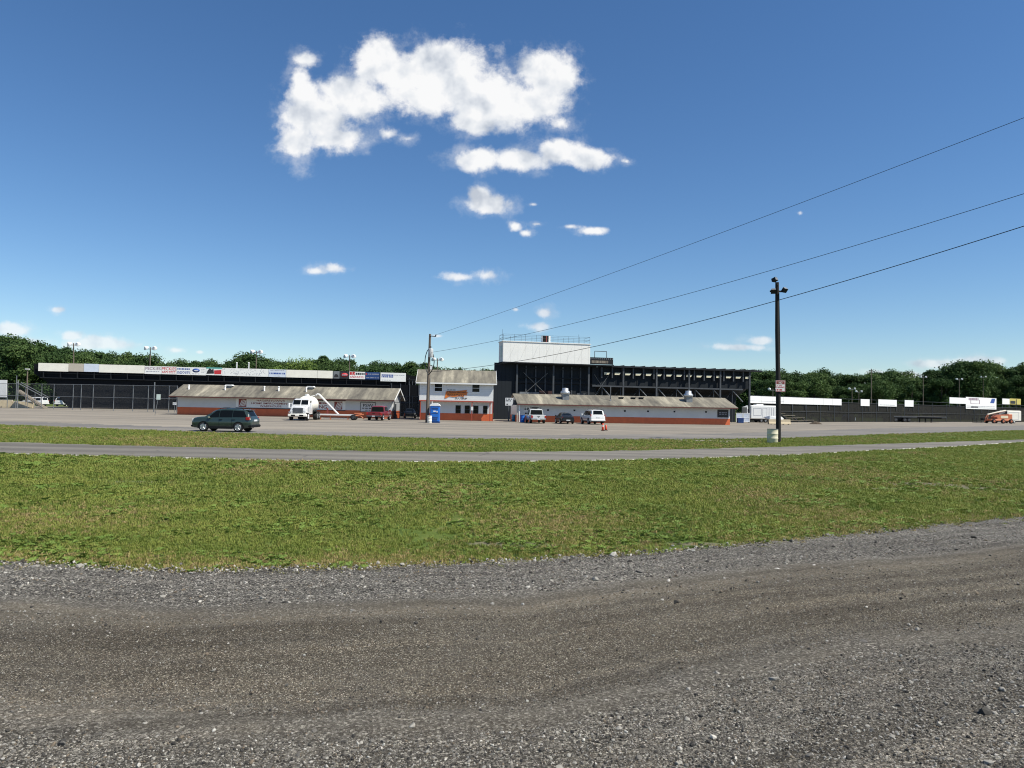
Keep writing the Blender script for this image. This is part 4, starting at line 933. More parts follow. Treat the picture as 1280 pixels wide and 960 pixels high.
    if a == 476: strokes(q, w*.04, w*.50, h*.42, h*.82, 2, -.004, 0, .75, 15); q.build('print', M['ink_blue'], o); q = MB(); strokes(q, w*.52, w*.95, h*.66, h*.80, 1, -.004, 0, .4, 16); strokes(q, w*.06, w*.4, h*.08, h*.2, 1, -.004, 0, .5, 17); q.build('print', M['ink_grey'], o)

# ------------------------------------------------------------------ fences
def fence(name, label, fr, pxs, ztop, px0, px1, net, rails=(), thick=(), pm=None, netz=(0.05, None), r=.045, name_net='chain_link'):
    o = thing(name, label, 'fence', fr.w(fr.x(px0)), fr.a); x00 = fr.x(px0)
    for px in pxs:
        x = fr.x(px)-x00; k = 1.7 if px in thick else 1; q = MB(); q.tube((x, 0, -.1), (x, 0, ztop*(1.12 if px in thick else 1)), r*k, n=7); q.build('post', pm or M['steel'], o)
    q = MB()
    for z in rails: q.tube((0, -.06, z), (fr.x(px1)-x00, -.06, z), .032, n=6)
    if rails: q.build('rail', pm or M['steel'], o)
    z1 = netz[1] or ztop; q = MB(); q.quad((0, .07, netz[0]), (fr.x(px1)-x00, .07, netz[0]), (fr.x(px1)-x00, .07, z1), (0, .07, z1)); q.build(name_net, net, o)
    return o
FF = Frame(-40, 126, 222, 115)
fence('chain_link_fence', 'tall grey chain-link fence along the left, in front of the board-topped grandstand', FF, (-20,-5,9,21.8,34,51.7,67,91,101,116,142,166,185,192.5,211,221), 4.3, -40, 222, M['chain'], (2.2, 4.25), (192.5,21.8), M['steel'], r=.055)
FGt = Frame(492, 103, 524, 103)
gt = fence('wire_gate', 'dark wire gate between the left long building and the white house', FGt, (493,500,507.5,515.5,523), 3.3, 492, 524, mesh_mat('dark_wire', (.03,.033,.037), .45, var=.2), (.9, 2.3, 3.25), (), M['steel_dark'], r=.05, name_net='wire_netting')
scr = Frame(486, 118, 526, 118); so_ = thing('dark_screen', 'dark slatted screen behind the wire gate left of the white house', 'screen', scr.w(0), scr.a)
q = MB(); q.box(0, scr.len, 0, .08, 0, 5.2); q.build('netting', M['panel_dark'], so_)
for k in range(4): x = .4+k*(scr.len-.8)/3; MB().box(x-.06, x+.06, -.08, -.003, 0, 5.4).build('post', M['steel_dark'], so_)
FX = Frame(936, 127, 1285, 207)
zf = 3.9
fence('shade_fence', 'long dark netted fence on the far right below the white boards', FX, [938+17.5*k for k in range(21)], 4.4, 936, 1330, M['shade_net'], (2.0, 3.95, 4.7), (), M['steel_dark'], (.05, zf), r=.06, name_net='shade_net')
for a, c, y0, y1, lab in [(938,1052,497,505.3,'long white board at the left end of the far right fence'), (1076,1087,499,507.5,'small blank white board, leftmost of the three separate ones on the right fence'), (1098,1121,499.6,508,'medium white board, middle of the three separate ones on the right fence'),
      (1131,1142,500.2,508.3,'small blank white board right of the medium one on the right fence'), (1187,1207.5,497,504.6,'plain white board joined to the left of the large printed board on the right fence'), (1207.5,1245.5,497,511.5,'large white board with purple print on the right fence'),
      (1253,1262,498.3,505.3,'small white board left of the yellow one near the right edge'), (1262.2,1276,498.3,505.6,'dark yellow picture board near the right edge')]:
    o, w, h = wall_sign(FX, a, c, y0, y1, lab, -.12, MATS['yellow_print'] if a > 1262 else M['white_clean'], 'advertising_board', 'sign', .05, 'boards on the far right fence')
    q = MB(); n_ = max(2, int(w/4)); 
    for k in range(n_+1): q.box(.1+k*(w-.3)/n_, .2+k*(w-.3)/n_, .05, .13, -1.0, h+.12)
    q.build('support', M['steel_dark'], o)
    if a == 938:
        q = MB(); 
        for k in range(1, 9): q.box(k*w/9-.02, k*w/9+.02, -.008, -.002, 0, h)
        q.box(0, w*.34, -.010, -.003, h*.30, h*.34); q.build('joints', M['ink_grey'], o)
    if a == 1207.5:
        q = MB(); strokes(q, w*.08, w*.40, h*.72, h*.95, 1, -.004, 0, .9, 21); q.box(w*.14, w*.16, -.01, -.003, h*.45, h*.8); q.box(w*.42, w*.44, -.01, -.003, h*.45, h*.8); q.box(w*.14, w*.44, -.01, -.003, h*.44, h*.47); q.build('print', M['ink_purple'], o)
        q = MB(); strokes(q, w*.02, w*.95, h*.05, h*.30, 2, -.004, 0, .4, 22); q.build('print', M['ink_grey'], o); q = MB(); q.prism_y([(w*.78,h*.55),(w*.84,h*.95),(w*.96,h*.95),(w*.92,h*.55)], -.012, -.003); q.build('logo', M['ink_blue'], o)
        q = MB(); strokes(q, w*.16, w*.38, h*.10, h*.22, 1, -.008, 0, 1, 23); q.build('print', M['ink'], o)
    if a > 1262: q = MB(); q.box(w*.05, w*.5, -.01, -.003, h*.1, h*.6); q.box(w*.55, w*.62, -.01, -.003, 0, h*.9); q.build('picture', M['ink'], o)
    if a in (1098,): q = MB(); strokes(q, w*.1, w*.9, h*.1, h*.3, 1, -.004, 0, .5, 24); q.build('print', M['ink_grey'], o)

FBl = Frame(988, 131, 1046, 148); o = thing('low_bleacher', 'low weathered plank bleacher along the dark netted fence right of the tall dark pole', 'bleacher', FBl.w(0), FBl.a); w = FBl.len
for k in range(4):
    z = .35+.42*k; q = MB(); q.box(0, w, .2+.55*k, .5+.55*k, z, z+.07); q.build('seat_plank', M['plank'], o)
for k in range(7):
    x = .2+k*(w-.4)/6; q = MB(); q.prism_x([(.2,0),(.3,0),(2.1,1.55),(2.1,1.68),(2.0,1.68),(.2,.30)], x-.05, x+.05); q.box(x-.05, x+.05, 2.0, 2.1, 0, 1.55); q.build('frame', M['steel_dark'], o)
q = MB(); q.tube((0,2.15,2.1),(w,2.15,2.1),.05,n=6); [q.tube((.1+k*(w-.2)/6,2.15,0),(.1+k*(w-.2)/6,2.15,2.1),.045,n=6) for k in range(7)]; q.build('back_rail', M['plank'], o)
# ------------------------------------------------------------------ poles, lamps and wires
def flood_pole(px, ytop, Z, label, group, lean=0, base_z=0, lamps=2, sep=.95, r=.13, pm=None, ls=1.0):
    top = W(px, ytop, Z); o = thing('floodlight_pole', label, 'light pole', (top.x+lean, Z, 0), 0, group); h = top.z
    q = MB(); q.tube((0, 0, -.2), (-lean, 0, h), r*1.3, r*.8, 8); q.build('pole', pm or M['wood_grey'], o)
    if lamps:
        q = MB(); q.box(-lean-sep-.2, -lean+sep+.2, -.07, .07, h-.45, h-.33); q.build('crossarm', M['steel'], o)
        for k in range(lamps):
            x = -lean+(-sep+2*sep*k/(lamps-1)); q = MB()
            q.lathe([(.10,-.30),(.18,-.12),(.52,.22),(.56,.28),(.50,.28)], n=14, axis='y'); l = q.build('lamp', M['lamp_white'], o); l.location = (x, -.2, h-.05); l.scale = (ls,)*3; l.rotation_euler = (R(-38), 0, R(-22 if k == 0 else 18))
    return o
for k, (px, yt, Z, ln_) in enumerate([(92,429,152,.5),(188,434,153,.1),(320.5,438.5,154,.1),(437,444,156,.2),(546.8,448,160,.0)]):
    flood_pole(px, yt, Z, ['twin floodlight pole, leftmost above the long board-topped grandstand', 'twin floodlight pole above the faded lettering boards of the left grandstand', 'twin floodlight pole in front of the dark trees left of the pale green tree', 'twin floodlight pole above the black and red boards', 'twin floodlight pole just above the left of the house roof'][k], 'twin floodlight poles behind the left grandstand', ln_)
for k, (px, yt, Z) in enumerate([(966,485.5,160),(1065,485,205),(1073.5,488.5,215),(1154,470.5,215),(1199,473.2,220),(1229,470.4,232)]):
    flood_pole(px, yt, Z, ['twin floodlight pole just left of the tall dark pole, behind the white camper', 'left one of the close pair of low floodlight poles on the right', 'right and lower one of the close pair of floodlight poles on the right', 'floodlight pole rising above the flatbed trailer', 'floodlight pole above the left end of the large printed board', 'floodlight pole above the right end of the large printed board'][k], 'floodlight poles by the far right fence', 0, 0, 2, .85, .11, None, .62)
flood_pole(1089.3, 461, 210, 'bare grey pole without lamps rising above the right fence boards', None, 0, 0, 0, r=.15)
for k, px in enumerate((296, 311)):
    tp = W(px, 454, 147); o = thing('white_post', ['short white post, left of two above the left grandstand boards', 'short white post, right of two above the left grandstand boards'][k], 'post', (tp.x, 147, 0), 0, 'white posts behind the boards')
    q = MB(); q.tube((0,0,0), (0,0,tp.z), .14, n=8); q.build('shaft', M['white'], o); q = MB(); q.lathe([(.17,0),(.17,.12),(.05,.2)], c=(0,0,tp.z), n=8); q.build('cap', M['white'], o)
# tall dark pole with floodlights and a parking sign
pB = G(973.2, 552.5); pT = W(971.4, 353, pB.y); dxp = pT.x-pB.x
tpole = thing('lamp_pole', 'tall dark wooden pole with floodlights at its head, beside the cream barrel', 'light pole', (pB.x, pB.y, 0))
hP = pT.z; q = MB(); q.path([(0,0,-.3),(dxp*.2-.02,0,hP*.35),(dxp*.6-.05,0,hP*.7),(dxp,0,hP)], [.19,.175,.155,.135], 12); q.build('pole', M['wood_dark'], tpole)
q = MB(); q.box(dxp-.55, dxp+.55, -.10, .0, hP-.75, hP-.63); q.tube((dxp, -.15, hP-.3), (dxp-.35, -.4, hP+.12), .04, n=6); q.build('crossarm', M['charcoal'], tpole)
for k, (x, y, z, rx, rz) in enumerate([(-.42,-.45,.12,R(-20),R(40)), (-.38,-.22,-.72,R(-55),R(-20)), (.50,-.25,-.62,R(-50),R(30))]):
    q = MB(); q.prism_y([(-.24,-.16),(.24,-.16),(.16,.16),(-.16,.16)], -.22, .18); l = q.build('floodlight', M['charcoal'], tpole); l.scale = (.82,)*3; l.location = (dxp+x*.9, y, hP+z); l.rotation_euler = (rx, 0, rz)
    q = MB(); q.box(-.19, .19, -.235, -.222, -.12, .12); g = q.build('lens', M['steel'], l)
q = MB(); q.tube((dxp*.5+.14, -.06, hP*.55), (dxp+.13, -.06, hP-.8), .025, n=5); q.build('cable', M['black'], tpole)
sgn = thing('parking_sign', 'white sign with a dark red header nailed to the tall dark pole', 'sign', (pB.x+.02, pB.y-.21, W(973, 489.6, pB.y).z))
w, h = .72, .84; MB().box(-w/2, w/2, -.015, .0, 0, h).build('plate', M['white_clean'], sgn)
q = MB(); q.box(-w*.42, w*.42, -.019, -.016, h*.66, h*.93); q.build('header', M['maroon'], sgn)
text_mesh('lettering', 'NO', (-w*.18, w*.18, h*.70, h*.89), M['white_clean'], sgn, -.021); text_mesh('lettering', 'PARKING', (-w*.40, w*.40, h*.33, h*.47), M['ink_red'], sgn, -.017)
q = MB(); strokes(q, -w*.38, w*.38, h*.52, h*.60, 1, -.016, 0, .5, 31); strokes(q, -w*.38, w*.38, h*.08, h*.24, 1, -.016, 0, .8, 32); q.build('print', M['ink_red'], sgn)
q = MB(); e = .025
for x0, x1, z0, z1 in ((-w/2+.01, w/2-.01, h-.035, h-.01), (-w/2+.01, w/2-.01, .01, .035), (-w/2+.01, -w/2+.035, .035, h-.035), (w/2-.035, w/2-.01, .035, h-.035)): q.box(x0, x1, -.018, -.0155, z0, z1)
q.build('border', M['ink_red'], sgn)
# utility pole with transformer
uB = G(533.6, 528.3); uT = W(537.6, 417.5, uB.y); dxu = uT.x-uB.x; hU = uT.z
up = thing('utility_pole', 'weathered utility pole with transformer and looping cables beside the blue portable toilet', 'utility pole', (uB.x, uB.y, 0))
q = MB(); q.tube((0,0,-.3), (dxu,0,hU), .20, .13, 12); q.build('pole', M['wood_grey'], up)
q = MB(); q.lathe([(.0,0),(.27,.0),(.30,.06),(.30,.95),(.26,1.02),(.1,1.08),(.0,1.1)], n=16); tr_ = q.build('transformer', mat('transformer_grey', (.50,.52,.53), .45, .08, 2), up); tr_.location = (dxu*.76+.22, -.42, hU*.735)
q = MB(); q.lathe([(.05,0),(.07,.06),(.04,.12),(.06,.18),(.03,.28)], n=8); bs = q.build('bushing', M['steel_dark'], tr_); bs.location = (0, 0, 1.08)
for sgnx, xo in ((1, .55), (-1, -.42)):
    q = MB(); zt_ = hU*.84; zb_ = hU*.54; pts = []
    for k in range(9): a = k/8; pts.append((dxu*.7+xo*math.sin(a*math.pi)**.7*(1.15), -.15, zt_+(zb_-zt_)*a))
    q.path(pts, .05, 6); q.build('cable_loop', M['black'] if sgnx > 0 else M['steel_dark'], up)
q = MB(); q.tube((dxu*.97, -.1, hU-.25), (dxu*.97+.75, -.1, hU-.30), .05, n=6); q.lathe([(.05,0),(.10,.05),(.06,.1),(.10,.15),(.04,.2)], c=(dxu*.97+.70, -.1, hU-.26), n=8); q.build('insulator_arm', M['steel_dark'], up)
q = MB(); q.tube((.22, -.05, 0), (dxu*.5+.2, -.05, hU*.5), .05, n=7); q.build('conduit', M['steel'], up)
q = MB(); q.box(dxu*.6+.15, dxu*.6+.40, -.2, .05, hU*.60, hU*.64); q.build('bracket', M['lamp_white'], up)
PU = [Vector((uB.x+dxu*.97+.70, uB.y-.1, hU-.1)), Vector((uB.x+dxu*.78, uB.y-.18, W(536, 441, uB.y).z)), Vector((uB.x+dxu*.6, uB.y-.18, W(535.5, 465, uB.y).z))]
ENDS = [((1500, 62), (860, 306.5)), ((1500, 172), (960, 339)), ((1500, 211), (972, 375.5))]
for k, (A, (e, mid)) in enumerate(zip(PU, ENDS)):
    Bp = W(e[0], e[1], 30); best = 0
    # sag chosen so the wire passes the middle mark
    def pt(tt, sag): return A.lerp(Bp, tt) - Vector((0, 0, 4*sag*tt*(1-tt)))
    def proj(p): d_ = p-EYE; return 640+FPX*d_.dot(_RT)/d_.dot(_F), 480-FPX*d_.dot(_UP)/d_.dot(_F)
    lo, hi = -2., 8.
    for it in range(40):
        sg_ = (lo+hi)/2; a_, c_ = 0, 1
        for j in range(40):
            mm = (a_+c_)/2
            if proj(pt(mm, sg_))[0] < mid[0]: a_ = mm
            else: c_ = mm
        if proj(pt(a_, sg_))[1] < mid[1]: lo = sg_
        else: hi = sg_
    q = MB(); q.path([tuple(pt(j/40, sg_)) for j in range(41)], [.014, .015, .021][k], 6); o = q.build('overhead_wire', M['black'])
    tag(o, ['topmost overhead wire, from the head of the utility pole to the upper right', 'middle overhead wire from the utility pole to the right', 'lowest and thickest overhead wire, passing across the tall dark pole'][k], 'wire', 'overhead wires')
# ------------------------------------------------------------------ vehicles (local x forward, y left, z up, origin under the middle)
def interp_st(st, x):
    xs_ = [s[0] for s in st]; return [float(np.interp(x, xs_, [s[k] for s in st])) for k in range(len(st[0]))]
def section(s):
    """half section of the body, low to high: (y, z)"""
    x, z0, zb, zt, wb, wt = s
    return [(wb*.90, z0), (wb*.985, z0+.12), (wb, z0+(zb-z0)*.55), (wb*.985, zb-.03), (wb*.955, zb+.012), (wt+(.955*wb-wt)*.06, zt-(zt-zb)*.10), (wt*.90, zt-.012*(zt > zb+.25)-.004), (wt*.5, zt+.010)]
def wheel_obj(parent, x, y, r, w, side, spokes=5, rimf=.66, rim=None):
    q = MB(); q.lathe([(r*rimf,-w/2),(r*.93,-w/2),(r,-w*.36),(r,w*.36),(r*.93,w/2),(r*rimf,w/2)], n=26, axis='y'); t_ = q.build('wheel', M['rubber'], parent); t_.location = (x, y, r)
    q = MB(); e = side*(w/2+.016)
    q.lathe([(r*rimf*1.02,e-side*.02),(r*rimf*1.02,e),(r*rimf*.88,e),(r*rimf*.86,e-side*.012)], n=26, axis='y')
    q.lathe([(0,e+side*.004),(r*.16,e+side*.004),(r*.17,e-side*.012),(0,e-side*.012)], n=14, axis='y')
    for k in range(spokes):
        for off in (-.13, .13):
            a = 2*math.pi*k/spokes+.3; a2 = a+off; p0 = (r*.13*math.cos(a), e-side*.004, r*.13*math.sin(a)); p1 = (r*rimf*.9*math.cos(a2), e-side*.004, r*rimf*.9*math.sin(a2)); q.tube(p0, p1, r*.045, r*.05, 5)
    o = q.build('rim', rim or M['alloy'], t_)
    q = MB(); q.lathe([(0,side*(w/2+.003)),(r*rimf*.99,side*(w/2+.003)),(r*rimf*.99,side*(w/2-.02)),(0,side*(w/2-.02))], n=20, axis='y'); q.build('brake_disc', M['black'], t_)
    return t_
def build_vehicle(name, label, cat, loc, rz, st, mt, side_win, front_glass, rear_glass, axles, wr, ww, group=None, pillars=(), cladding=True, rim=None, spokes=5):
    o = thing(name, label, cat, loc, rz, group)
    xs_ = sorted(set([s[0] for s in st] + list(np.arange(st[0][0], st[-1][0], .16))))
    rings = []
    for x in xs_:
        h = section(interp_st(st, x)); h = [(x, y, z) for y, z in h]
        rings.append(h + [(x, -y, z) for x, y, z in h[::-1]])
    q = MB(); q.loft(rings, 0, True, True, True); body = q.build('body', mt, o)
    body.modifiers.new('edge', 'EDGE_SPLIT').split_angle = R(38)
    wmax = max(s[4] for s in st)
    # wheels in dark arches
    for ax in axles:
        for sd_ in (1, -1):
            yb = interp_st(st, ax)[4]*sd_
            q = MB(); n = 24; arc = [(ax+(wr+.085)*math.cos(math.pi*k/n), wr+(wr+.085)*math.sin(math.pi*k/n)) for k in range(n+1)]
            z0 = interp_st(st, ax)[1]-.02; arc = [(ax+(wr+.085), z0)]+arc+[(ax-(wr+.085), z0)]
            q.prism_y(arc, yb-sd_*.30, yb+sd_*.006); q.build('wheel_arch', M['black'], o)
            wheel_obj(o, ax, yb-sd_*(ww/2-.018), wr, ww, sd_, spokes, rim=rim)
    if cladding:
        for sd_ in (1, -1):
            q = MB(); a, c = axles[1]+wr+.12, axles[0]-wr-.12; y = interp_st(st, (a+c)/2)[4]*sd_
            z0 = interp_st(st, 0)[1]; q.box(a, c, y*.93, y*1.004, z0-.03, z0+.13); q.build('sill', M['black'], o)
    # side windows follow the surface of the cabin
    def sp(x, f, sd_, e=.006):
        s = interp_st(st, x); sec = section(s); (ya, za), (yb_, zb_) = sec[4], sec[5]
        nrm = Vector((0, zb_-za, ya-yb_)); nrm.normalize()
        return (x, (ya+(yb_-ya)*f+nrm.y*e)*sd_, za+(zb_-za)*f+nrm.z*e)
    for win in side_win:
        for sd_ in (1, -1):
            # win: (list of bottom x, list of top x, f0, f1)
            bx0, bx1, tx0, tx1, f0, f1 = win; n = 6; V = []; Fs = []
            for k in range(n+1):
                a = k/n; V.append(sp(bx0+(bx1-bx0)*a, f0, sd_)); V.append(sp(tx0+(tx1-tx0)*a, f1, sd_))
            for k in range(n): Fs.append((2*k, 2*k+2, 2*k+3, 2*k+1))
            q = MB(); q.add(V, Fs, 0, True); q.build('side_window', M['glass'], o)
    def top_panel(nm, x0, x1, fr0, fr1, e=.008, mtl=M['glass']):
        V = []; Fs = []; n = 6; mcount = 7
        for k in range(n+1):
            a = k/n; x = x0+(x1-x0)*a; fr = fr0+(fr1-fr0)*a; sec = section(interp_st(st, x)); xa = section(interp_st(st, x+.02)); xb_ = section(interp_st(st, x-.02))
            sl = (xa[7][1]-xb_[7][1])/.04; nn = Vector((-sl, 0, 1)).normalized()
            yc, yo = sec[7][0], sec[6][0]*fr
            for j in range(mcount):
                y = -yo+2*yo*j/(mcount-1); z = sec[7][1] if abs(y) <= yc else sec[7][1]+(sec[6][1]-sec[7][1])*(abs(y)-yc)/max(sec[6][0]-yc, .01)
                V.append((x+nn.x*e, y, z+nn.z*e))
        for k in range(n):
            for j in range(mcount-1): Fs.append((k*mcount+j, k*mcount+j+1, (k+1)*mcount+j+1, (k+1)*mcount+j))
        q = MB(); q.add(V, Fs, 0, True); return q.build(nm, mtl, o)
    if front_glass: top_panel('windshield', *front_glass)
    if rear_glass: top_panel('rear_window', *rear_glass)
    return o, st, sp
def lamp_box(o, nm, x0, x1, y0, y1, z0, z1, mtl, both=True):
    for sd_ in ((1, -1) if both else (1,)):
        q = MB(); q.bevbox(x0, x1, min(y0*sd_, y1*sd_), max(y0*sd_, y1*sd_), z0, z1, .015); q.build(nm, mtl, o)
def mirrors(o, x, y, z, mt_, s=1):
    for sd_ in (1, -1):
        q = MB(); q.bevbox(x-.06*s, x+.09*s, min(sd_*(y), sd_*(y+.20*s)), max(sd_*(y), sd_*(y+.20*s)), z-.08*s, z+.09*s, .03); q.build('mirror', mt_, o)

# station: (x, z bottom, z belt, z top centre, half width at belt, half width at roof edge)
suv_st = [(-2.26,.42,.70,.74,.70,.66),(-2.22,.36,.95,1.02,.80,.64),(-2.05,.32,1.02,1.24,.86,.62),(-1.86,.30,1.03,1.58,.885,.60),(-1.70,.28,1.03,1.655,.895,.615),(-1.0,.26,1.025,1.70,.90,.635),(-.2,.26,1.01,1.705,.90,.64),(.35,.26,1.0,1.66,.90,.63),(.62,.26,1.0,1.56,.895,.62),
          (1.15,.26,1.0,1.22,.89,.66),(1.26,.26,1.0,1.12,.885,.72),(1.75,.27,.98,1.08,.875,.70),(2.08,.29,.93,1.01,.85,.66),(2.22,.34,.84,.90,.79,.62),(2.29,.40,.70,.74,.70,.56)]
GREEN = paint('dark_green_car_paint', (.024,.042,.036), .3)
c = W(276.5, 505, 53.6); nearZ = 53.2
suv, st_, sp_f = build_vehicle('parked_suv', 'dark green SUV with roof rails on the lot edge, nearest car to the camera', 'car', (c.x+.25, 54.0, .012), R(176.5), suv_st, GREEN,
    [(1.02,.165,.45,.165,.08,.93), (.135,-.825,.135,-.825,.08,.93), (-.855,-1.95,-.855,-1.66,.10,.92)], (1.20, .60, .92, .90), (-2.10, -1.83, .88, .80), (1.32,-1.32), .345, .225)
mirrors(suv, .82, .87, 1.07, M['chrome'])
lamp_box(suv, 'tail_light', -2.14, -1.88, .60, .905, .90, 1.12, M['red_lens']); lamp_box(suv, 'headlight', 1.95, 2.21, .50, .82, .78, .93, M['white_lens'])
q = MB(); q.bevbox(-2.32, -2.02, -.84, .84, .36, .56, .05); q.bevbox(2.06, 2.33, -.80, .80, .32, .48, .05); q.build('bumper', M['black'], suv)
q = MB(); q.box(-2.275, -2.245, -.27, .27, .80, .93); q.build('number_plate', M['plate'], suv)
q = MB()
for y in (.56, -.56): q.path([(.25,y,1.67),(.15,y,1.745),(-1.45,y,1.745),(-1.58,y,1.66)], .022, 6)
for x in (0,-1.2): q.tube((x,-.6,1.77), (x,.6,1.77), .022, n=6)
q.build('roof_rails', M['black'], suv)
q = MB(); q.bevbox(-1.98, -1.70, -.58, .58, 1.60, 1.645, .015); q.build('spoiler', GREEN, suv)
q = MB()
for y in (.906, -.906):
    for xx in (.12, -.84): q.box(xx-.008, xx+.008, y-.003, y, .42, 1.0)
    for xx in (-.02, -.98): q.box(xx-.10, xx+.10, y-.01, y+.018, .90, .925)
q.build('door_seams', M['black'], suv)
q = MB(); q.box(-2.20,-2.0,.62,.80,.62,.70); q.box(-2.20,-2.0,-.80,-.62,.62,.70); q.build('bumper_reflector', M['white_lens'], suv)
q = MB(); q.box(2.20, 2.315, -.42, .42, .62, .76); q.build('grille', M['black'], suv)

# silver and red pickups
pk_st = [(-2.85,.50,1.02,1.04,.90,.86),(-2.80,.46,1.06,1.075,.95,.90),(-1.0,.44,1.08,1.09,.96,.91),(-.985,.44,1.08,1.74,.96,.80),(-.80,.42,1.09,1.82,.965,.80),(.0,.40,1.09,1.88,.97,.80),(.65,.40,1.09,1.84,.97,.79),(.95,.40,1.09,1.70,.965,.77),(1.50,.40,1.10,1.22,.96,.80),(2.5,.44,1.06,1.13,.94,.78),(2.78,.5,.95,1.0,.90,.75),(2.86,.58,.80,.84,.82,.7)]
def pickup(label, loc, rz, mt_, red=False):
    o, st2, s2 = build_vehicle('pickup_truck', label, 'pickup', loc, rz, pk_st, mt_, [(1.22,.30,.92,.30,.10,.88),(.24,-.62,.24,-.62,.10,.88)], (1.46,.98,.88,.88), None, (1.85,-1.75), .39, .26, cladding=False)
    q = MB(); q.quad((-1.008,-.80,1.13),(-1.008,.80,1.13),(-.998,.70,1.70),(-.998,-.70,1.70)); q.build('rear_window', M['glass'], o)
    q = MB(); q.box(-2.55,-1.12,-.72,.72,1.085,1.105); q.build('bed_cover', M['black'], o)
    q = MB(); q.bevbox(-2.885,-2.845,-.74,.74,.60,1.04,.015); tg = q.build('tailgate', mt_, o); q = MB(); q.box(-2.90,-2.884,-.16,.16,.90,.96); q.build('handle', M['black'], tg)
    if not red:
        q = MB(); q.prism_y([(0,0),(0,0)], 0, 0) if False else None
        q.add([(-2.892,-.16,.86),(-2.892,0,.70),(-2.892,.16,.86),(-2.892,0,.78)], [(0,1,2,3)]); q.build('emblem', M['ink'], o)
    lamp_box(o, 'tail_light', -2.90, -2.70, .77, .955, .72, 1.02, M['red_lens']); lamp_box(o, 'headlight', 2.6, 2.84, .55, .86, .78, .94, M['white_lens'])
    q = MB(); q.bevbox(-3.02,-2.80,-.93,.93,.46,.64,.04); q.build('rear_bumper', M['chrome'] if not red else M['steel_dark'], o)
    q = MB(); q.box(-3.035,-3.018,-.18,.18,.50,.62); q.build('number_plate', M['plate'], o)
    q = MB(); q.bevbox(2.72,2.95,-.90,.90,.46,.66,.04); q.build('front_bumper', M['chrome'], o)
    mirrors(o, 1.15, .95, 1.22, mt_ if red else M['black'], 1.2)
    return o
SILVER = paint('silver_white_car_paint', (.62,.63,.62), .32); REDP = paint('red_car_paint', (.20,.008,.014), .4); WHITE = paint('white_car_paint', (.76,.76,.75), .3); BLACKP = mat('black_car_paint', (.010,.011,.013), .3, .05, .8, 0, .3, .25)
pc = W(669.5, 505, 93.5); pick = pickup('silver-white pickup with a roof rack parked in front of the right building', (pc.x, 94.3, .012), R(97), SILVER)
q = MB()
for x in (-.65, .35):
    q.tube((x,-.66,1.98),(x,.66,1.98), .025, n=6)
    for y in (-.6,.6): q.tube((x,y,1.80),(x,y,1.98), .022, n=6)
q.box(-.7,.4,-.35,.35,2.0,2.06); q.build('roof_rack', M['black'], pick)
pc = W(474.5, 505, 93.5); pickup('red pickup seen from behind, parked at the right end of the left building', (pc.x, 93.6, .012), R(86), REDP, True)
# black hatchback / saloon
sd_st = [(-2.20,.40,.72,.75,.72,.66),(-2.14,.34,.90,.97,.80,.62),(-1.75,.28,.94,1.08,.86,.60),(-1.15,.26,.94,1.34,.885,.56),(-.6,.25,.935,1.435,.89,.56),(0,.25,.93,1.45,.89,.565),(.4,.25,.92,1.40,.89,.56),(1.15,.25,.90,1.03,.88,.66),(1.3,.25,.89,.97,.875,.68),(1.8,.27,.82,.89,.85,.62),(2.1,.32,.72,.77,.78,.56),(2.2,.38,.60,.62,.68,.5)]
def sedan(label, loc, rz, mt_):
    o, a, b_ = build_vehicle('black_car', label, 'car', loc, rz, sd_st, mt_, [(.95,.05,.45,.05,.12,.86),(-.02,-1.30,-.02,-.95,.12,.86)], (1.13,.44,.92,.88), (-1.70,-1.0,.90,.86), (1.33,-1.30), .315, .21)
    lamp_box(o, 'tail_light', -2.16, -1.98, .45, .80, .76, .90, M['red_lens']); lamp_box(o, 'headlight', 1.86, 2.10, .48, .76, .62, .74, M['white_lens']); mirrors(o, .8, .86, .99, mt_)
    q = MB(); q.bevbox(-2.26,-2.0,-.82,.82,.30,.56,.05); q.bevbox(2.0,2.25,-.78,.78,.28,.46,.05); q.build('bumper', mt_, o); q = MB(); q.box(-2.28,-2.262,-.25,.25,.44,.55); q.build('number_plate', M['plate'], o)
    q = MB(); q.box(2.252,2.262,-.45,.45,.34,.42); q.build('grille', M['black'], o)
    return o
pc = W(706.2, 505, 93.5); sed = sedan('black car seen from behind, parked between the silver pickup and the white SUV', (pc.x, 94.2, .012), R(99), BLACKP)
pc = W(512, 505, 108); sd2 = dup(sed, (pc.x, 108.5, .012), R(-80), 'dark car facing out behind the wire gate left of the white house')
# white SUV
ws_st = [(-2.50,.46,.80,.84,.86,.82),(-2.46,.40,1.08,1.14,.95,.78),(-2.38,.38,1.12,1.42,.98,.76),(-2.24,.36,1.12,1.80,.99,.745),(-2.0,.34,1.12,1.87,1.0,.75),(-.6,.33,1.11,1.90,1.0,.76),(.3,.33,1.10,1.87,1.0,.75),(.6,.33,1.10,1.78,1.0,.74),(1.15,.33,1.09,1.24,.99,.82),(1.3,.33,1.08,1.17,.99,.82),(2.2,.37,1.03,1.10,.96,.78),(2.48,.42,.9,.95,.92,.74),(2.56,.5,.75,.78,.84,.68)]
pc = W(741.5, 505, 93.5)
wsv, a_, b_ = build_vehicle('white_suv', 'large white SUV seen from behind, rightmost of the three cars by the right building', 'car', (pc.x, 94.4, .012), R(101), ws_st, WHITE,
    [(.95,.12,.62,.12,.10,.88),(.05,-.90,.05,-.90,.10,.88),(-.97,-2.18,-.97,-2.05,.10,.86)], (1.14,.60,.90,.88), (-2.42,-2.25,.92,.88), (1.5,-1.45), .39, .26)
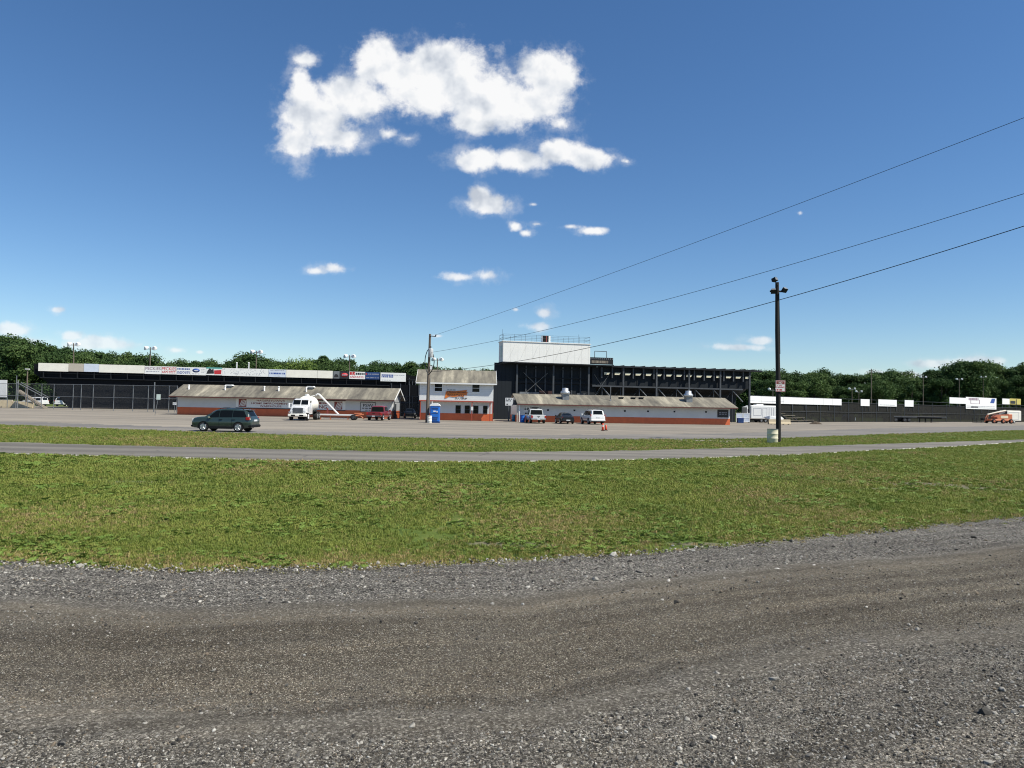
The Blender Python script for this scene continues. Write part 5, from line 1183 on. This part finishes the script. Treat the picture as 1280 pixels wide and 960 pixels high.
lamp_box(wsv, 'tail_light', -2.47, -2.36, .88, .985, 1.02, 1.30, M['red_lens']); lamp_box(wsv, 'headlight', 2.25, 2.5, .55, .86, .82, .98, M['white_lens']); mirrors(wsv, .95, .97, 1.2, M['white_clean'], 1.2)
q = MB(); q.bevbox(-2.62,-2.3,-.95,.95,.42,.68,.05); q.build('rear_bumper', WHITE, wsv); q = MB(); q.box(-2.525,-2.498,-.22,.22,.86,.99); q.build('number_plate', M['plate'], wsv); q = MB(); q.box(-2.632,-2.60,-.9,.9,.36,.46); q.build('diffuser', M['black'], wsv)
q = MB(); [q.path([(.2,y,1.86),(.1,y,1.95),(-1.9,y,1.95),(-2.05,y,1.86)], .022, 6) for y in (.62,-.62)]; q.build('roof_rails', M['black'], wsv)

# --- white tank truck, nose towards the camera
tc = W(377.5, 505, 86); tk = thing('tank_truck', 'white tank truck with dark grille facing the camera, in front of the left building', 'truck', (tc.x, 84.4, .012), R(-88)); tk.scale = (.95,.95,.95)
# local: nose at x=0, body runs back to x=-7.2
q = MB(); ringz = []
for x, zb_, zt_, w_ in [(0,.95,1.30,.80),(-.06,.80,1.62,.92),(-.5,.75,1.78,1.0),(-1.25,.75,1.92,1.06)]:
    ringz.append([(x, w_, zb_), (x, w_, zt_-.22), (x, w_*.88, zt_-.05), (x, w_*.4, zt_), (x, -w_*.4, zt_), (x, -w_*.88, zt_-.05), (x, -w_, zt_-.22), (x, -w_, zb_)])
q.loft(ringz, 0, True, True, False); q.build('hood', WHITE, tk)
q = MB(); ringz = []
for x, zt_, w_ in [(-1.26,1.95,1.10),(-1.62,2.58,1.02),(-2.05,2.72,1.02),(-2.75,2.72,1.05)]:
    ringz.append([(x, 1.13, .80), (x, 1.13, 1.75), (x, w_, zt_-.15), (x, w_*.8, zt_), (x, -w_*.8, zt_), (x, -w_, zt_-.15), (x, -1.13, 1.75), (x, -1.13, .80)])
q.loft(ringz, 0, True, True, False); q.build('cab', WHITE, tk)
for s_ in (1, -1):
    y0_, y1_ = (.05, .93) if s_ > 0 else (-.93, -.05)
    q = MB(); q.quad((-1.262,y0_,1.98),(-1.262,y1_,1.98),(-1.585,y1_*.96,2.55),(-1.585,y0_,2.55)); q.build('windshield', M['glass'], tk)
    q = MB(); q.quad((-1.75,1.10*s_,1.86),(-2.6,1.10*s_,1.86),(-2.6,1.055*s_,2.45),(-1.85,1.05*s_,2.45)); q.build('side_window', M['glass'], tk)
q = MB(); q.bevbox(-.02,.05,-.62,.62,.92,1.58,.04); gr = q.build('grille', M['steel_dark'], tk)
q = MB()
for k in range(9): q.box(.045,.062,-.56,.56,.97+k*.066,.995+k*.066)
q.build('grille_bar', M['steel'], gr)
for s_ in (1, -1):
    q = MB(); q.bevbox(-.12,.03,min(s_*.66,s_*.96),max(s_*.66,s_*.96),1.08,1.30,.03); q.build('headlight', M['white_lens'], tk)
    q = MB(); q.bevbox(-.5,-.1,min(s_*.88,s_*1.16),max(s_*.88,s_*1.16),.95,1.10,.03); q.build('fender', WHITE, tk)
    q = MB(); q.bevbox(-1.0,-.85,min(s_*1.24,s_*1.42),max(s_*1.24,s_*1.42),1.55,2.15,.03); q.tube((-1.2,s_*1.1,1.6),(-.93,s_*1.3,1.6),.02,n=5); q.tube((-1.2,s_*1.1,2.1),(-.93,s_*1.3,2.1),.02,n=5); q.build('mirror', M['white_clean'], tk)
q = MB(); q.bevbox(-.05,.28,-1.15,1.15,.50,.82,.05); q.build('bumper', M['white_warm'], tk); q = MB(); q.box(.282,.292,-.75,-.25,.56,.74); q.box(.282,.292,.25,.75,.56,.74); q.build('bumper_opening', M['black'], tk)
q = MB(); q.box(-7.3,-.1,-.42,.42,.62,.86); q.build('chassis', M['black'], tk)
q = MB(); prof = [(0,0),(.45,.04),(.80,.16),(.99,.38),(1.05,.70),(1.05,3.4),(.98,3.75),(.78,4.0),(.4,4.14),(0,4.18)]; q.lathe([(r_, -2.9-h_) for r_, h_ in prof], c=(0,0,2.02), n=28, axis='x'); tank = q.build('tank', M['white_warm'], tk)
q = MB(); q.lathe([(.28,3.02),(.30,3.20),(.22,3.26),(.0,3.28)], c=(-4.4,0,0), n=14); q.lathe([(.12,3.0),(.12,3.32),(0,3.34)], c=(-3.6,.25,0), n=10); q.lathe([(.10,3.0),(.10,3.28),(0,3.3)], c=(-5.4,-.2,0), n=10); q.tube((-3.3,.45,3.0),(-6.5,.45,3.15),.04,n=6); q.build('hatch', M['white_clean'], tank)
q = MB()
for x in (-3.6,-5.0,-6.4): q.box(x-.06,x+.06,-.8,.8,.86,1.25)
q.build('tank_saddle', M['steel_dark'], tk)
for ax, dual in ((-.75,0),(-5.2,1),(-6.35,1)):
    for s_ in (1,-1): wheel_obj(tk, ax, s_*.98, .50, .30 if not dual else .52, s_, 6, .58, M['lamp_white'] if not dual else M['steel'])
    if dual: q = MB(); q.box(ax-.55,ax+.55,.70,1.2,1.05,1.1); q.box(ax-.55,ax+.55,-1.2,-.70,1.05,1.1); q.build('mudguard', M['black'], tk)

# --- orange trailer with a raised white boom pipe
FTr = Frame(396, 91, 457, 91); tr = thing('boom_trailer', 'orange trailer with a raised white boom pipe beside the white tank truck', 'trailer', FTr.w(0, 0, .012), FTr.a)
X2 = lambda px: FTr.x(px); Z2 = lambda px, py: FTr.z(px, py)-.012
q = MB(); q.box(X2(400), X2(443), -.35, .35, .42, .58); q.build('frame', M['orange'], tr); q = MB(); q.box(X2(400), X2(443), -.40, -.30, .56, .74); q.build('white_rail', M['white_clean'], tr)
q = MB(); q.tube((X2(443),0,.5),(X2(455),0,.72),.10,n=8); q.tube((X2(450),0,.62),(X2(455.5),0,.18),.07,n=6); q.build('drawbar', M['orange'], tr); q = MB(); q.tube((X2(444),-.3,.85),(X2(453),-.3,.85),.07,n=6); q.build('side_rail', M['orange'], tr)
for y in (-.5,.5): wheel_obj(tr, X2(443), y, .36, .2, 1 if y > 0 else -1, 5, .5, M['steel_dark'])
q = MB(); q.path([(X2(394.5),0,Z2(395,494.3)),(X2(396.6),0,Z2(397,492.5)),(X2(398.6),0,Z2(399,493)),(X2(424),0,.62)], [.09,.10,.115,.115], 10); q.build('boom_pipe', M['white_clean'], tr)
q = MB()
for px in (402,414,436): q.box(X2(px)-.05,X2(px)+.05,-.3,-.2,.0,.42)
q.build('stand_leg', M['orange'], tr); q = MB(); q.box(X2(405), X2(438), -.1, .1, .16, .24); q.build('lower_tube', M['white'], tr)
q = MB(); q.box(X2(409),X2(410.6),-.2,.0,.58,1.45); q.build('control_post', M['maroon'], tr)

# --- portable toilet
pc = G(543.6, 528.6); pt_ = thing('portable_toilet', 'blue portable toilet with white domed roof next to the utility pole', 'portable toilet', (pc.x, pc.y, .012), R(2))
q = MB(); q.bevbox(-.56,.56,-.56,.56,.14,2.02,.06); q.build('cabin', M['blue'], pt_); q = MB(); q.bevbox(-.60,.60,-.62,.60,0,.14,.02); q.build('base', M['blue_dark'], pt_)
q = MB(); ar = [(-.62,2.02),(-.58,2.14),(-.42,2.27),(-.2,2.345),(0,2.365),(.2,2.345),(.42,2.27),(.58,2.14),(.62,2.02)]; q.prism_y(ar, -.62,.60); q.build('roof', M['white_clean'], pt_)
q = MB(); q.bevbox(-.43,.43,-.595,-.562,.20,1.96,.012); dr = q.build('door', M['blue'], pt_)
q = MB(); q.box(-.36,.36,-.612,-.597,1.62,1.82); q.box(-.36,.36,-.612,-.597,1.12,1.2); q.box(-.36,.36,-.612,-.597,.62,.7); q.box(-.30,.30,-.608,-.597,.3,.55); q.build('door_rib', M['blue_dark'], dr); q = MB(); q.box(.20,.34,-.63,-.597,1.25,1.42); q.box(-.18,.12,-.603,-.597,1.32,1.46); q.build('latch', M['white'], dr)
q = MB(); q.tube((-.42,.35,2.1),(-.42,.35,2.55),.05,n=8); q.build('vent_pipe', M['white'], pt_)

# --- barrels, bins, cones
def barrel(name, label, cat, loc, r, h, body, ring, open_top=False):
    o = thing(name, label, cat, loc); q = MB(); z = [0,.02,.30,.32,.34,.36,.64,.66,.68,.70,.96,1.0]; k = [.97,1,1,1.035,1.035,1,1,1.035,1.035,1,1,1.03]
    q.lathe([(0,0)]+[(r*b_, h*a) for a, b_ in zip(z, k)]+[(r*.94,h),(r*.92,h*.93),(0,h*.93)], n=26); q.build('drum', body, o)
    q = MB(); q.lathe([(r*1.0,h*.985),(r*1.06,h*1.0),(r*1.0,h*1.02),(r*.93,h*1.0)], n=26); q.build('rim', ring, o); return o
pc = G(965.6, 553.4); barrel('barrel', 'cream steel barrel standing in the grass against the tall dark pole', 'barrel', (pc.x, pc.y, 0), .385, 1.0, M['cream'], M['steel_dark'])
pc = G(537.0, 528.9); barrel('barrel', 'small white barrel at the foot of the utility pole', 'barrel', (pc.x, pc.y-.2, .012), .27, .85, M['white_warm'], M['white'])
pc = G(653.6, 529); barrel('barrel', 'blue plastic barrel half hidden left of the silver pickup', 'barrel', (pc.x, 96.2, .012), .30, .95, M['blue'], M['blue_dark'])
pc = G(642, 526); barrel('barrel', 'blue barrel in the dark gap left of the right building', 'barrel', (pc.x, 101, .012), .30, .92, M['cyan'], M['blue_dark'])
for k, (px, py, h, lab) in enumerate([(753.4, 538.6, .70, 'taller orange marker cone on the lot right of the white SUV'), (757.4, 538.2, .54, 'shorter orange marker cone on the lot right of the taller one')]):
    pc = G(px, py); o = thing('traffic_cone', lab, 'traffic cone', (pc.x, pc.y, .012), 0, 'orange marker cones on the lot'); q = MB(); q.lathe([(0,.03),(.12,.03),(.10,h*.5),(.085,h),(0,h+.02)], n=14); q.build('cone', M['cone'], o)
    q = MB(); q.bevbox(-.17,.17,-.17,.17,0,.035,.008); q.build('foot', M['black'], o); q = MB(); q.lathe([(.107,h*.62),(.103,h*.62+.001),(.099,h*.80),(.10,h*.80)], n=14); q.build('band', M['white'], o) if k == 0 else None
pc = G(56.5, 508); barrel('barrel', 'bright blue litter barrel behind the wire fence at far left', 'barrel', (pc.x, 122.5, .012), .36, 1.05, M['cyan'], M['blue_dark'])
pc = G(60.5, 506); bi = thing('blue_bin', 'tall dark blue bin beside the bright blue litter barrel at far left', 'bin', (pc.x, 125, .012)); q = MB(); q.bevbox(-.3,.3,-.3,.3,0,1.35,.04); q.build('body', M['blue'], bi); q = MB(); q.bevbox(-.33,.33,-.33,.33,1.351,1.45,.03); q.build('lid', M['ink_blue'], bi)
# sign on a post at left, notice on the fence
pc = G(193.5, 519.3); o = thing('post_sign', 'small pale green sign on a thin leaning post left of the left building', 'sign', (pc.x, pc.y, 0)); q = MB(); q.tube((0,0,-.1),(.45,0,2.75),.035,n=6); q.build('post', M['steel'], o)
q = MB(); q.bevbox(.16,.70,-.06,-.036,2.10,2.82,.01); q.build('plate', mat('pale_green_sign', (.62,.72,.66), .5, .05), o)
FN = Frame(216, 114.5, 220.5, 114.5); o, w, h = wall_sign(FN, 216, 220.4, 503.0, 506.2, 'small white notice on the fence beside the left end of the left building', 0); q = MB(); strokes(q, w*.1, w*.9, h*.2, h*.8, 2, -.004, 0, .5, 41); q.build('print', M['ink_grey'], o)
q = MB(); q.box(w*.45, w*.55, .041, .09, -1.2, h); q.build('support', M['steel'], o)

# --- far left: ramp stairs, kerb blocks, white panel, cars behind the fence
FWl = Frame(-40, 130, 8.6, 130); o, w, h = wall_sign(FWl, -36, 8.6, 474.6, 496.2, 'large blank white panel at the far left edge behind the fence', 0, M['white_clean'], 'billboard', 'billboard', .12)
q = MB(); [q.box(x-.08, x+.08, .121, .25, -FWl.z(0,496.2), h) for x in (.5, w*.5, w-.2)]; q.build('leg', M['steel_dark'], o)
for k, (a, c, y0, y1) in enumerate([(-30, 16, 498.8, 504.5), (16.6, 42, 500.4, 503.6)]):
    Z_ = 128.5; xa, xb = W(a, 503, Z_).x, W(c, 503, Z_).x; o = thing('kerb_block', ['long cream concrete block at the far left edge', 'thin cream concrete block right of the longer one at far left'][k], 'barrier', ((xa+xb)/2, Z_, 0), 0, 'cream kerb blocks at far left'); hw = (xb-xa)/2; hh = [1.35, 1.15][k]
    q = MB(); q.prism_x([(-.3,0),(.3,0),(.3,.2),(.12,hh),(-.12,hh),(-.3,.2)], -hw, hw); q.build('block', M['beige'], o); q = MB(); q.box(-hw*.98, hw*.98, -.13, .13, hh+.003, hh+.06); q.build('top_cap', M['white_warm'], o)
FSt = Frame(22, 127, 58, 127); o = thing('stair_ramp', 'slanting stair ramp with pale handrail behind the fence at far left', 'stairs', FSt.w(0), FSt.a); xb = FSt.len; zA, zB = FSt.z(22, 478), FSt.z(56, 497)
q = MB(); q.tube((0,-.5,zA),(xb,-.5,zB),.075,n=8); q.tube((0,.7,zA),(xb,.7,zB),.06,n=8); q.build('handrail', M['steel'], o)
q = MB(); q.prism_y([(0,zA-1.3),(xb,.05),(xb,-.2),(0,zA-1.6)], -.5,.7); q.build('treads', M['plank'], o)
for x in (.05, xb*.33, xb*.66): q = MB(); q.tube((x,-.5,0),(x,-.5,zA+(zB-zA)*x/xb),.05,n=6); q.build('post', M['steel'], o)
q = MB(); q.tube((.05,-.55,zA+1.2),(.05,-.55,0),.07,n=6); q.build('newel', M['steel'], o)
pc = W(34.5, 462, 131); o = thing('short_lamp_post', 'short post with a flat white lamp head at the left end of the left grandstand', 'light pole', (pc.x, 131, 0)); q = MB(); q.tube((0,0,0),(0,0,pc.z),.13,.10,8); q.build('pole', M['wood_grey'], o); q = MB(); q.bevbox(-.4,.35,-.2,.2,pc.z,pc.z+.16,.03); q.build('lamp', M['lamp_white'], o)
for k, (px, sc_, lab) in enumerate([(44, .98, 'pale parked car behind the stair ramp at far left'), (67, 1.02, 'white parked car near the dark end of the left grandstand')]):
    pc = W(px, 500, 152); q_ = dup(wsv, (pc.x, 152+4*k, .012), R(170 if k == 0 else 95), lab)
# --- right: camper, fence panels, barriers, boxes
FC = Frame(938.5, 124, 971, 124.5); ca = thing('camper', 'white camper trailer with outlined side panels left of the tall dark pole', 'camper', FC.w(0, 0, .012), FC.a); w = FC.len; hh = 2.95
q = MB(); q.bevbox(0, w, 0, 2.3, .62, hh, .12); q.build('body', M['white_clean'], ca); q = MB(); q.bevbox(w*.27,w*.55,.6,1.7,hh-.02,hh+.24,.05); q.build('roof_unit', M['white'], ca)
q = MB(); y=-.006
for x0,x1,z0,z1 in ((.5,1.9,1.25,2.45),(2.2,2.9,.9,2.5)):
    q.box(x0,x1,y-.01,y,z1,z1+.04); q.box(x0,x1,y-.01,y,z0-.04,z0); q.box(x0-.04,x0,y-.01,y,z0,z1); q.box(x1,x1+.04,y-.01,y,z0,z1)
q.build('panel_outline', M['ink_grey'], ca)
q = MB(); [q.box(w*.70+k*.42, w*.70+k*.42+.06, -.016, -.004, .9, 2.6) for k in range(3)]; q.build('rib', M['ink_grey'], ca)
q = MB(); q.box(.2, w-.2, .2, 2.1, .35, .62); q.build('underframe', M['black'], ca)
for x in (w*.42, w*.42+.75):
    for y in (.14, 2.16): wheel_obj(ca, x, y, .33, .2, -1 if y < 1 else 1, 5, .5, M['steel'])
q = MB(); q.prism_y([(-.62,1.3),(0,1.3),(0,2.75),(-.62,2.62)], .1, 2.2); q.build('front_overhang', M['white_clean'], ca); q = MB(); q.quad((-.52,.094,1.75),(-.06,.094,1.75),(-.06,.094,2.35),(-.52,.094,2.3)); q.build('side_window', M['glass'], ca)
q = MB(); q.tube((-.5,1.1,.45),(-.5,1.1,1.3),.06,n=6); q.tube((-.5,.3,0),(-.5,.3,1.3),.05,n=6); q.build('jack_leg', M['steel_dark'], ca)
o = None
for k, px in enumerate((920.5, 929.2)):
    fp = Frame(px, 121, px+8.2, 121); lab = ['white picket gate panel right next to the right building', 'white picket gate panel in front of the white camper'][k]
    o = thing('white_gate_panel', lab, 'fence', fp.w(0, 0, .012), fp.a, 'white gate panels'); w = fp.len; hh = 1.62
    q = MB(); q.box(0,w,-.03,.03,hh-.1,hh); q.box(0,w,-.03,.03,.1,.2); q.box(0,.09,-.03,.03,.2,hh-.1); q.box(w-.09,w,-.03,.03,.2,hh-.1); q.build('frame', M['white_clean'], o)
    q = MB(); q.box(.09,w-.09,.0,.02,.2,hh-.1); q.build('infill', M['pale_blue'], o); q = MB(); q.box(.09,w-.09,-.025,-.002,hh*.5-.03,hh*.5+.03); q.add([(.09,-.01,.2),(.17,-.01,.2),(w-.09,-.01,hh-.1),(w-.17,-.01,hh-.1)],[(0,1,2,3)]) if k else None; q.build('brace', M['white'], o)
pc = G(940.6, 530); o = thing('blue_box', 'dark blue lidded box in front of the white camper', 'box', (pc.x, 119, .012)); q = MB(); q.bevbox(-.5,.5,-.3,.3,0,.72,.04); q.build('tub', M['blue_dark'], o); q = MB(); q.bevbox(-.54,.54,-.34,.34,.721,.82,.03); q.build('lid', M['ink_blue'], o)
for k, (a, c) in enumerate(((961, 970.4), (975.2, 988))):
    fp = Frame(a, 113, c, 113); o = thing('concrete_barrier', ['beige concrete barrier left of the tall dark pole', 'beige concrete barrier right of the tall dark pole'][k], 'barrier', fp.w(0, 0, .012), fp.a, 'beige barriers behind the tall pole'); w = fp.len
    q = MB(); q.prism_x([(-.3,0),(.3,0),(.3,.14),(.14,.42),(.09,.80),(-.09,.80),(-.14,.42),(-.3,.14)], 0, w); q.build('block', M['beige'], o); q = MB(); [q.box(w*f-.1,w*f+.1,-.315,-.3,.0,.08) for f in (.25,.75)]; q.build('drain_slot', M['black'], o)
fp = Frame(956, 115.5, 978.5, 115.5); o = thing('white_cover', 'white tapered boat-like cover resting behind the beige barriers', 'cover', fp.w(0, 0, .012), fp.a); w = fp.len; q = MB(); q.loft([[(0,-.2,.95),(0,.2,.95),(0,.2,1.15),(0,-.2,1.15)],[(w*.2,-.7,.70),(w*.2,.7,.70),(w*.2,.6,1.3),(w*.2,-.6,1.3)],[(w*.8,-.8,.70),(w*.8,.8,.70),(w*.8,.6,1.28),(w*.8,-.6,1.28)],[(w,-.4,.8),(w,.4,.8),(w,.3,.95),(w,-.3,.95)]]); q.build('shell', M['white_clean'], o)
q = MB(); [q.box(w*f-.08,w*f+.08,-.4,.4,0,.74) for f in (.25,.75)]; q.build('trestle', M['charcoal'], o)
pc = G(1014, 529.8); o = thing('soil_heap', 'small heap of dark brush on the lot right of the tall dark pole', 'heap', (pc.x, 121, .0)); q = MB(); r_ = random.Random(4)
q.lathe([(1.05,0),(.85,.18),(.5,.36),(.2,.45),(0,.47)], n=14); q.v = [(x*(1+r_.uniform(-.15,.15)), y*.7*(1+r_.uniform(-.15,.15)), max(z+r_.uniform(-.05,.05), 0)) for x,y,z in q.v]; q.build('mound', mat('dark_soil', (.10,.075,.05), .95, .25, 5), o)
pc = W(1055, 527, 152); o = thing('covered_cart', 'blue tarpaulin-covered cart with a pale side by the far right fence', 'cart', (pc.x, 150, .012)); q = MB(); r_ = random.Random(8)
rings = [[(x, -.8*s, .25),(x, .8*s, .25),(x, .85*s, .9*s+.2),(x, .4*s, 1.45*s+.1+.1*math.sin(x*3)),(x,-.4*s,1.5*s+.08*math.cos(x*4)),(x,-.85*s,.9*s+.2)] for x, s in ((-1.25,.6),(-.9,.95),(-.2,1.05),(.5,.92),(1.0,.8),(1.25,.5))]
q.loft(rings, 0, True, True, True); q.build('tarpaulin', M['blue_dark'], o); q = MB(); q.prism_y([(.1,.35),(1.05,.35),(1.0,1.0),(.35,1.05)], -.90,-.86); q.build('pale_side', M['pale_blue'], o)
for y in (-.55,.55): wheel_obj(o, 0, y, .25, .15, -1 if y < 0 else 1, 5, .5, M['steel'])
# flatbed trailer
FD = Frame(1104, 160, 1178, 163); o = thing('flatbed_trailer', 'long dark flatbed trailer parked along the far right fence', 'trailer', FD.w(0, 0, .012), FD.a); w = FD.len
q = MB(); q.box(0,w,-1.2,1.2,1.18,1.36); q.build('deck', M['wood_grey'], o); q = MB(); q.box(0,w*.5,-1.25,-1.203,1.05,1.34); q.box(w*.5,w,-1.25,-1.203,1.16,1.34); q.build('side_rail', M['steel_dark'], o); q = MB(); q.box(.2,w-.6,-.5,.5,.85,1.18); q.build('chassis', M['black'], o)
for x in (1.2, 2.3, 4.6, 5.7):
    for y in (-.95,.95): wheel_obj(o, x, y, .5, .34, -1 if y < 0 else 1, 6, .55, M['steel_dark'])
for x in (w*.66, w*.76): q = MB(); q.box(x-.07,x+.07,-.9,-.75,0,1.18); q.box(x-.07,x+.07,.75,.9,0,1.18); q.box(x-.2,x+.2,-.95,-.7,-.0,.05); q.build('landing_leg', M['black'], o)
q = MB(); q.box(w*.1,w*.36,-.8,.8,.55,.85); q.build('axle_frame', M['black'], o)
# orange boom lift
FO = Frame(1217.5, 166, 1262, 168); o = thing('boom_lift', 'orange boom lift with folded boom and dark basket near the right edge', 'boom lift', FO.w(0, 0, .012), FO.a); s = FO.len/44.5; P = lambda px, z: ((px-1217.5)*s, z)
q = MB(); q.bevbox(P(1235,0)[0], P(1261,0)[0], -.9,.9,.55,1.0,.08); q.build('chassis', M['orange'], o)
for px in (1237.5, 1249, 1259):
    for y in (-1.0,1.0): wheel_obj(o, P(px,0)[0], y, .52, .36, -1 if y < 0 else 1, 6, .5, M['orange'])
q = MB(); q.prism_y([P(1243,1.0),P(1258,1.0),P(1258.5,1.55),P(1255,2.1),P(1246,2.0),P(1242.5,1.5)], -.85,.85); q.build('turret', M['orange'], o)
q = MB(); q.box(P(1247,0)[0],P(1256,0)[0],-.87,-.852,1.25,1.8); q.build('engine_cover', M['pale_panel'], o); q = MB(); q.bevbox(P(1257,0)[0],P(1262,0)[0],-.8,.8,.9,2.2,.1); q.build('counterweight', M['orange'], o)
q = MB(); q.path([(*P(1234,0)[:1],0,2.0),(P(1246,0)[0],0,2.55),(P(1257,0)[0],0,2.95)], [.17,.20,.24], 4); q.build('boom', M['tan'], o)
q = MB(); q.path([(P(1257,0)[0],0,2.9),(P(1258,0)[0],0,2.4),(P(1250,0)[0],0,1.8)], .22, 6); q.build('knuckle', M['charcoal'], o)
q = MB(); q.path([(P(1234.5,0)[0],0,2.05),(P(1232,0)[0],0,1.3),(P(1230.5,0)[0],0,.35)], .12, 6); q.tube((P(1235.5,0)[0],.0,1.9),(P(1233.3,0)[0],0,.6),.07,n=6); q.build('jib', M['orange'], o)
q = MB(); x0, x1 = P(1218,0)[0], P(1229.5,0)[0]; q.box(x0,x1,-.55,.55,.12,.2)
for z in (.62, 1.15): 
    for y in (-.53,.53): q.tube((x0,y,z),(x1,y,z),.035,n=5)
    for x in (x0,x1): q.tube((x,-.53,z),(x,.53,z),.035,n=5)
for x in (x0,(x0+x1)/2,x1):
    for y in (-.53,.53): q.tube((x,y,.2),(x,y,1.15),.035,n=5)
q.build('basket', M['charcoal'], o); q = MB(); q.box(x1-.5,x1-.1,-.4,.4,.75,1.2); q.build('control_box', M['charcoal'], o)
FV = Frame(1258.8, 173, 1277, 174); o = thing('box_trailer', 'small white box trailer right behind the orange boom lift', 'trailer', FV.w(0, 0, .012), FV.a); w = FV.len
q = MB(); q.bevbox(0,w,0,2.2,.55,3.05,.14); q.build('body', M['white_warm'], o); q = MB()
for x0,x1,z0,z1 in ((.55,w-.9,.95,2.6),): q.box(x0,x1,-.012,-.004,z1,z1+.05); q.box(x0,x1,-.012,-.004,z0-.05,z0); q.box(x0-.05,x0,-.012,-.004,z0,z1); q.box(x1,x1+.05,-.012,-.004,z0,z1)
q.build('panel_outline', M['ink_grey'], o); q = MB(); q.box(.1,w-.1,.1,2.1,.42,.55); q.build('underframe', M['black'], o)
for y in (.12,2.08): wheel_obj(o, w*.5, y, .38, .22, -1 if y < 1 else 1, 5, .5, M['white'])
